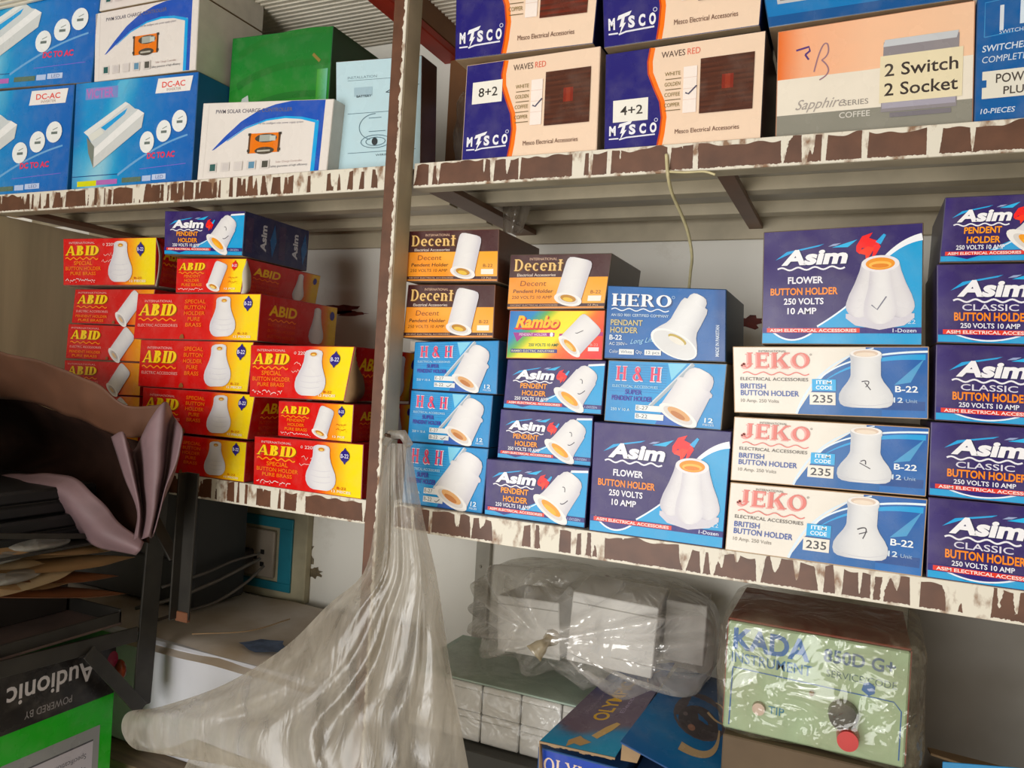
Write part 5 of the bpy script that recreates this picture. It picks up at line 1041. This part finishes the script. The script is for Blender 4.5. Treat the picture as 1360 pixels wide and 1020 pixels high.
lay_print(art, bilinear(Vector((kx0, ky0, kz1-.003)), Vector((kx1, ky0, kz1-.003)), Vector((kx1, ky0, kz0)), Vector((kx0, ky0, kz0)), Vector((0, -1, 0))), kd)
def knob(name, px, py, r, d, m, parent, y):
    p = U(px, py, y); bm = bmesh.new(); bmesh.ops.create_cone(bm, cap_ends=True, segments=24, radius1=r, radius2=r*.92, depth=d, matrix=Matrix.Translation((p.x, y-d/2, p.z)) @ Matrix.Rotation(math.pi/2, 4, 'X')); return bm_obj(name, bm, m, parent, smooth=False)
knob('socket', 1120, 948, .017, .012, mat('dark_chrome', '3a3a38', .25, .7), kd, ky0-.0005); knob('red_knob', 1126, 976, .0125, .020, mat('red_plastic', 'c02a24', .35), kd, ky0-.0005)
knob('jack', 1008, 940, .008, .006, mat('pinkish_metal', 'b09a8c', .3, .5), kd, ky0-.0005); knob('indicator', 1078, 920, .003, .004, mat('amber_lamp', '8a6a40', .3), kd, ky0-.0005)
kb = wrap('instrument_bag', ((kx0+kx1)/2+.004, .114, (kz0+kz1)/2+.004), (.117, .100, .076), .20, film('instrument_film', 'c9bfa4', .13, .13, .10, 20, .9), 1.3, amp=.007, freq=6)
tag(kb, 'crumpled clear polythene bag around the green instrument', 'plastic bag')
# right corner carton with a kraft flap
rc = empty('corner_carton', (.95, .15, FLOOR2), 'brown carton with blue edge in the bottom right corner', 'box')
bm = bmesh.new(); box(bm, .775, 1.10, .06, .30, FLOOR2, -.335, .001); bm_obj('carton_body', bm, mat('dark_kraft', '4a3c30', .8), rc)
sheet('open_flap', U(1232, 992, .22), U(1380, 1030, .20), U(1372, 1044, .12), U(1236, 1000, .18), KRAFT, rc, .003)
sheet('blue_label', U(1252, 1012, .05), U(1400, 1024, .05), U(1400, 1060, .05), U(1250, 1060, .05), mat('light_blue_card', '2f8cc4', .5), rc, .002)

# --- hanging milky bag, gathered at a nail on the post
Lp = [(509, 588), (503, 640), (497, 700), (482, 762), (436, 803), (380, 858), (300, 908), (215, 938), (170, 946), (162, 972), (182, 996), (225, 993), (262, 982), (245, 1020), (225, 1075)]
Rp = [(545, 590), (553, 640), (566, 705), (580, 765), (589, 825), (598, 885), (606, 930), (613, 970), (620, 1008), (626, 1040), (632, 1070), (638, 1100), (644, 1130), (650, 1160), (656, 1190)]
def bag_sheet(front):
    Ls = spline([(x, y, 0) for x, y in Lp], 5); Rs = spline([(x, y, 0) for x, y in Rp], 5); N = 72; vs = []; fs = []
    for j, (l, rr) in enumerate(zip(Ls, Rs)):
        t = j/(len(Ls)-1)
        for i in range(N+1):
            s = i/N; p = l.lerp(rr, s)
            wing = max(0, 1-s*1.6)*min(1, t*1.6)
            edge = 1-abs(2*s-1)**3
            y = -.052-.045*min(1, t*2.2) - .03*wing
            y += (-1 if front else 1)*edge*(.010+.05*min(1, t*1.5))*(1-.5*wing)
            nn = mnoise.noise(Vector((s*3.1, t*1.3, 4))); pl = (math.sin(s*46+4.0*nn)*.45+math.sin(s*21+6*nn)*.55)*(.35+1.1*abs(mnoise.noise(Vector((s*6, t*1.1, 7)))))*1.5
            y += pl*(.003+.006*min(1, t*1.8))*edge
            y += .012*mnoise.noise(Vector((s*5, t*6, 3 if front else 9)))*min(1, t*3)
            vs.append(U(p.x, p.y, y))
    n = N+1
    fs = [(j*n+i, j*n+i+1, (j+1)*n+i+1, (j+1)*n+i) for j in range(len(Ls)-1) for i in range(N)]
    return vs, fs
v1, f1 = bag_sheet(True); v2, f2 = bag_sheet(False)
hb = empty('hanging_bag', U(560, 1015, -.09), 'milky translucent polythene bag hanging from a nail on the post', 'plastic bag')
mesh_obj('front_film', v1, f1, MILKY, hb, smooth=True); mesh_obj('back_film', v2, f2, MILKY, hb, smooth=True)
bm = bmesh.new(); tube(bm, [U(512, 590, -.06), U(520, 577, -.06), U(535, 577, -.06), U(544, 592, -.06)], [.006, .007, .007, .006], 8); bm_obj('bag_loop', bm, MILKY, hb, smooth=True)
p = U(528, 582, -.045); bm = bmesh.new(); tube(bm, [p+Vector((-.022, .012, .0)), p, p+Vector((.0, -.030, .006))], .0025, 8); o = bm_obj('nail', bm, mat('rusty_nail', '5a4638', .5, .6), origin=p, smooth=True); tag(o, 'rusty nail in the post holding the milky bag', 'nail')

# ---------------------------------------------------------------- dark rack at the left with sack, cases and packets
STEEL = mat('dark_angle_steel', '37342f', .45, .3, nz=.2, scale=25)
rk = empty('angle_iron_rack', (-.60, -.18, -.60), 'dark angle iron rack standing in front of the red cartons', 'rack')
RX = -.40
def rbar(name, a, b, w, h, up=(1, 0, 0)):
    bm = bmesh.new(); bar(bm, a, b, w, h, up, .0006); return bm_obj(name, bm, STEEL, rk)
ptop_ = UX(219, 572, RX); pbot = UX(187, 938, RX)
rbar('upright', ptop_, pbot, .034, .004); rbar('upright', ptop_+Vector((-.012, .017, 0)), pbot+Vector((-.012, .017, 0)), .004, .026)
a = U(256, 628, -.055); b = U(243, 822, -.055); rbar('hanging_strut', a, b, .004, .026); rbar('hanging_strut', a+Vector((-.012, -.008, 0)), b+Vector((-.012, -.008, 0)), .018, .003)
bm = bmesh.new(); box(bm, b.x-.013, b.x+.012, b.y-.004, b.y+.004, b.z-.004, b.z+.012, .001); bm_obj('rusty_foot', bm, mat('rust_brown', '7a4a2c', .7, nz=.2), rk)
rbar('strut_brace', U(232, 742, -.05), U(205, 690, -.06), .020, .004)
rbar('front_rail', UX(-60, 905, RX), UX(182, 842, RX), .024, .004); rbar('diagonal_brace', UX(118, 866, RX+.006), UX(188, 942, RX+.006), .022, .004)
rbar('front_rail', UX(-60, 712, RX-.02), UX(200, 712, RX-.02), .008, .004)
zc = -.095; zt2 = -.235
bm = bmesh.new(); box(bm, -.80, RX-.012, -.42, -.075, zc-.006, zc-.002, .0006); bm_obj('rack_plate', bm, STEEL, rk)
bm = bmesh.new(); box(bm, -.80, RX-.012, -.42, -.075, zt2-.006, zt2-.002, .0006); bm_obj('rack_plate', bm, mat('dusty_pink_board', '6a5850', .7, nz=.15), rk)
for y0 in (-.42, -.080): 
    bm = bmesh.new(); box(bm, -.80, RX-.012, y0, y0+.004, zt2-.002, zt2+.020, .0006); bm_obj('tray_rim', bm, STEEL, rk)
bm = bmesh.new(); box(bm, RX-.016, RX-.012, -.42, -.076, zt2-.002, zt2+.016, .0006); bm_obj('tray_rim', bm, STEEL, rk)
for yy in (-.44, -.075):
    bm = bmesh.new(); box(bm, -.82, -.80, yy, yy+.02, -.60, -.03, .0006); bm_obj('rear_upright', bm, STEEL, rk)
# black cases
BLK = mat('black_hard_case', '1b1c1d', .45, nz=.15)
for k, (z0, z1, dx, lb) in enumerate(((zc-.0015, zc+.040, 0, 'black flat case lying on the rack plate'), (zc+.041, zc+.082, -.012, 'black flat case lying on another case under the sack'))):
    root = empty('flat_case', (-.62, -.25, z0), lb, 'case', 'black flat cases on the rack')
    bm = bmesh.new(); box(bm, -.79, -.44+dx, -.42, -.10, z0, (z0+z1)/2-.001, .004); bm_obj('lower_shell', bm, BLK, root)
    bm = bmesh.new(); box(bm, -.79, -.44+dx, -.42, -.10, (z0+z1)/2+.001, z1, .004); bm_obj('upper_shell', bm, BLK, root)
    bm = bmesh.new(); box(bm, -.785, -.442+dx, -.41, -.11, (z0+z1)/2-.0012, (z0+z1)/2+.0012, 0); bm_obj('shell_joint', bm, mat('dark_hole', '15120f', .7), root)
plain_carton('tray_light_blocker', 'added dark carton blocking light at the back of the rack tray', -.79, -.53, -.41, -.085, zt2-.0015, zc-.012, mat('light_blocker_brown', '2e2620', .8, nz=.1))  # added to fill the tray and stop light passing behind the packets
# tan leaf shaped packets
TAN = [mat('tan_paper', 'b08d62', .6, nz=.1), mat('rust_paper', '8a5634', .6, nz=.15), mat('pale_tan_paper', 'a58f6c', .6, nz=.1)]
SIL = film('grey_blister_film', 'b8b8b0', .6, .2, .2)
pk_list = [((-90, 800), (112, 752), .045, 2, 'lowest pale'), ((-70, 792), (168, 786), .030, 1, 'lowest rust brown'), ((-90, 775), (96, 770), .040, 0, 'second from below, short'), ((-80, 760), (158, 764), .036, 1, 'middle rust brown'), ((-60, 752), (180, 742), .040, 0, 'middle wide'), ((-90, 742), (60, 752), .040, 2, 'left pale'), ((-50, 742), (172, 728), .034, 2, 'upper narrow'), ((-80, 731), (160, 728), .045, 0, 'topmost wide')]
for k, (ta, tb, wd, mi, lb) in enumerate(pk_list):
    A = UX(ta[0], ta[1], -.47); B = UX(tb[0], tb[1], -.425); d = B-A; L_ = d.length
    root = empty('leaf_packet', A.lerp(B, .5), 'flat leaf-shaped paper packet on the rack tray, '+lb, 'packet', 'leaf-shaped packets on the rack tray')
    bm = bmesh.new(); nL, nW = 14, 8; rows_ = []
    for sgn in (1, -1):
        for i in range(nL+1):
            t = i/nL; hw = .88*wd*(math.sin(math.pi*min(1, t*.78+.20))**.8)*(1 if t < .7 else (1-((t-.7)/.3)**2*.96)); row = []
            for j in range(nW+1):
                s = -1+2*j/nW; th = .006*(1-s*s)*(1-(2*t-1)**4)
                row.append(bm.verts.new(A+d*t+Vector((s*hw, 0, sgn*th+.004*math.sin(t*3+k)-.22*s*hw+.004*s*s*(1-t)))))
            rows_.append(row)
    for q in (0, 1):
        o_ = q*(nL+1)
        for i in range(nL):
            for j in range(nW): bm.faces.new((rows_[o_+i][j], rows_[o_+i][j+1], rows_[o_+i+1][j+1], rows_[o_+i+1][j]))
    bmesh.ops.remove_doubles(bm, verts=bm.verts, dist=1e-5)
    bm_obj('paper_body', bm, TAN[mi], root, smooth=True)
    if k in (2, 5, 7):
        c0 = A.lerp(B, .48); bm = bmesh.new(); bmesh.ops.create_uvsphere(bm, u_segments=20, v_segments=10, radius=1, matrix=Matrix.Translation(c0+Vector((.004, 0, .008))) @ Matrix.Diagonal((.030, .050, .010, 1))); bm_obj('blister', bm, SIL, root, smooth=True)
# speaker carton lying upside down
sx = -.432; ya, yb = -.44, -.066; zb, zt3 = -.60, -.262
sc_ = empty('speaker_carton', (-.60, (ya+yb)/2, zb), 'green and black carton lying upside down under the rack', 'box')
bm = bmesh.new(); box(bm, -.79, sx, ya, yb, zb, zt3, .002); bm_obj('carton_body', bm, mat('carton_green', '2fa02c', .5, nz=.08), sc_)
art = Art(100*(yb-ya)/(zt3-zb)); W = art.W; art.part = 'printed_side'
bnd = 100*(-.359-zb)/(zt3-zb)
art.rect(0, bnd, W, 100-bnd, '171414'); art.rect(0, 0, W, bnd, '35a82e'); 
art.to('brand_lettering'); art.text('Audionic', .90*W, 91, 9, 'c9c4c4', w=.375*W, bold=.015, rot=math.pi); art.to('printed_lettering'); art.text('POWERED BY', .80*W, 78, 3.2, '8f8a8a', w=.20*W, rot=math.pi); art.to('round_badge'); art.ell(.985*W, 88, 3, 4, '6a2030')
art.to('spec_table'); art.rect(.30*W, 0, .64*W, bnd-13, '8d8f90'); art.rect(.33*W, 0, .58*W, bnd-19, 'bcb8c0'); art.stroke([(.33*W, bnd-19), (.91*W, bnd-19)], .8, '4a4a50')
for k in range(5):
    art.text('Specification', .88*W, bnd-24-6.5*k, 2.4, '5a5a64', w=(.14+.03*(k % 3))*W, rot=math.pi); art.rect(.42*W, bnd-26-6.5*k, (.12+.03*(k % 2))*W, 1.6, '7c7a86')
art.stroke([(.64*W, 0), (.64*W, bnd-20)], .5, '9a98a2')
lay_print(art, bilinear(Vector((sx, ya, zt3)), Vector((sx, yb, zt3)), Vector((sx, yb, zb)), Vector((sx, ya, zb)), Vector((1, 0, 0))), sc_)
# small orange item behind the rack
p = UX(158, 890, -.45); bm = bmesh.new(); bmesh.ops.create_uvsphere(bm, u_segments=16, v_segments=10, radius=1, matrix=Matrix.Translation(p) @ Matrix.Diagonal((.014, .010, .018, 1)))
o = bm_obj('orange_bulb', bm, mat('orange_gloss', 'a8492a', .25, nz=.3, scale=60), origin=p, smooth=True); tag(o, 'small shiny orange bulb tucked behind the rack upright', 'bulb')

# open sack on the rack
def strip(name, polys, m, parent, nsub=10, wob=.004, seed=0, thick=.0012):
    """surface through several pixel polylines (px, py, Y), each resampled"""
    rows = []
    for pl in polys:
        s = spline(pl, nsub); rows.append([U(q.x, q.y, q.z) for q in s])
    n = len(rows[0]); cols_ = [spline([r_[i] for r_ in rows], 6) for i in range(n)]
    mrow = len(cols_[0]); vs = []
    for j in range(mrow):
        for i in range(n):
            v = cols_[i][j]; vs.append(v+Vector((0, wob*mnoise.noise(v*22+Vector((seed, 0, 0))), wob*mnoise.noise(v*17+Vector((0, seed, 5))))))
    fs = [(j*n+i, j*n+i+1, (j+1)*n+i+1, (j+1)*n+i) for j in range(mrow-1) for i in range(n-1)]
    o = mesh_obj(name, vs, fs, m, parent, smooth=True); md = o.modifiers.new('thickness', 'SOLIDIFY'); md.thickness = thick; md.offset = 0
    return o
MAUVE = mat('mauve_sack_cloth', '806669', .6, nz=.12, scale=20, bump=.15); LIN = mat('brown_sack_lining', '68432e', .6, nz=.15, scale=14, bump=.15); INN = mat('sack_inside_shade', '2b1a13', .95, nz=.25, spec=.1)  # the last, dark one has the shade of the sack mouth in its colour
sk = empty('open_sack', U(80, 650, -.14), 'brown and mauve sack lying open-mouthed on the rack', 'sack')
strip('upper_lining', [[(-70, 452, -.16), (0, 467, -.15), (60, 482, -.145), (120, 506, -.14), (170, 538, -.13), (222, 536, -.12)],
                       [(-70, 495, -.150), (0, 495, -.138), (60, 508, -.130), (120, 533, -.128), (165, 558, -.122), (205, 562, -.120)],
                       [(-70, 545, -.13), (0, 530, -.12), (60, 540, -.11), (115, 562, -.11), (160, 580, -.11), (188, 582, -.115)]], LIN, sk, seed=1)
strip('shaded_inside', [[(-70, 540, -.135), (0, 528, -.12), (60, 540, -.11), (115, 562, -.11), (160, 580, -.11), (196, 590, -.115)],
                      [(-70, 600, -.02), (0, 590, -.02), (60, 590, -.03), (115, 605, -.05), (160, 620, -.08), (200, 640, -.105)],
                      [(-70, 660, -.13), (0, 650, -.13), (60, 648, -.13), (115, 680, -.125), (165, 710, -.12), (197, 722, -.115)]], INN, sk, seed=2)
strip('lower_lip', [[(-40, 640, -.150), (40, 628, -.150), (90, 632, -.150), (125, 655, -.145), (155, 690, -.135), (190, 722, -.125)],
                    [(-40, 660, -.168), (36, 642, -.168), (74, 652, -.168), (104, 682, -.160), (142, 712, -.150), (186, 732, -.133)],
                    [(-40, 655, -.150), (30, 648, -.145), (62, 662, -.145), (90, 696, -.14), (128, 724, -.138), (180, 738, -.128)]], MAUVE, sk, seed=3)
strip('pleated_mouth', [[(148, 580, -.150), (164, 574, -.160), (178, 598, -.115), (198, 560, -.145), (219, 534, -.140), (230, 552, -.11), (243, 572, -.138), (238, 604, -.11)],
                        [(164, 632, -.148), (176, 626, -.158), (184, 645, -.120), (197, 618, -.150), (214, 612, -.145), (220, 622, -.118), (235, 612, -.140), (230, 632, -.115)],
                        [(182, 680, -.142), (185, 676, -.150), (190, 690, -.125), (198, 676, -.145), (207, 668, -.145), (210, 676, -.125), (220, 650, -.140), (216, 668, -.118)],
                        [(178, 718, -.138), (184, 714, -.142), (188, 716, -.130), (194, 714, -.140), (199, 712, -.140), (202, 714, -.128), (206, 706, -.135), (204, 712, -.12)]], MAUVE, sk, nsub=6, wob=.002, seed=4)

wrap('sack_body', (-.74, -.34, .070), (.17, .20, .078), .7, LIN, 2.2, amp=.02, parent=sk)
bm = bmesh.new(); box(bm, -.86, -.46, -1.15, -.43, zc-.006, zc-.002, .0006); bm_obj('rack_plate', bm, STEEL, rk)  # unseen rack extension, added to carry the shading cartons
bm = bmesh.new(); box(bm, -.86, -.46, -1.15, -.43, zt2-.006, zt2-.002, .0006); bm_obj('rack_plate', bm, STEEL, rk)  # lower plate of the unseen added rack extension
for k, (ya_, yb_, z0, z1) in enumerate(((-.78, -.57, zc-.0015, .12), (-1.14, -.80, zc-.0015, .10), (-.90, -.46, zt2-.0015, zc-.012), (-1.14, -.46, -.60, zt2-.01))):  # unseen cartons, added to keep daylight off the lower left
    plain_carton('shading_carton', 'unseen brown carton added on the near rack end for shade, ' + ('beside the sack', 'at the very end', 'between the rack plates', 'on the floor plate')[k], -.84, -.47, ya_, yb_, z0, z1, mat('shading_carton_brown', '7a654c', .8, nz=.1), 'unseen cartons added on the near rack end for shade')

# ---------------------------------------------------------------- loose things on and under the upper shelf
pts = [(885, 205, -.003), (887, 232, -.004), (893, 258, .03), (905, 285, .07), (914, 310, .10), (919, 340, .13), (917, 362, .15), (915, 384, .165)]
bm = bmesh.new(); tube(bm, spline([U(*q) for q in pts], 8), .0022, 8); o = bm_obj('hanging_string', bm, mat('yellowed_string', 'd6ca9c', .7, nz=.15, scale=60), origin=U(885, 205, -.003), smooth=True); tag(o, 'yellowed string hanging from the upper shelf edge', 'string')
bm = bmesh.new(); tube(bm, spline([U(886, 228, -.004), U(910, 229, -.004), U(935, 228, -.004), U(950, 232, -.004)], 6), .0016, 6); bm_obj('string_tail', bm, _mats['yellowed_string'], o, smooth=True)
wb = wrap('wrapped_bundle', (.080, .215, H+.084), (.048, .11, .084), .5, film('dusty_film', 'c4bcae', .18, .15), 5.5, amp=.008); tag(wb, 'dusty polythene wrapped bundle between post and switch cartons', 'bundle')
bm = bmesh.new(); box(bm, .050, .108, .135, .29, H+.004, H+.145, .006); o = bm_obj('blue_packet', bm, mat('blue_packet', '4a5ca8', .5, nz=.35, scale=30), origin=(.08, .21, H)); tag(o, 'blue packet inside the dusty polythene bundle', 'packet')
# film hanging below the upper shelf
vs = []; fs = []
for j in range(9):
    for i in range(9):
        p = U(668+i*5+j*(0-i*.8)*.3, 268+j*5.2, .22+.01*math.sin(i*1.3)); vs.append(p)
fs = [(j*9+i, j*9+i+1, (j+1)*9+i+1, (j+1)*9+i) for j in range(8) for i in range(8)]
o = mesh_obj('torn_film', vs, fs, film('grey_torn_film', 'a89c8c', .6, .2), smooth=True, origin=U(690, 305, .22)); tag(o, 'torn grey polythene scrap hanging under the upper shelf', 'plastic scrap')
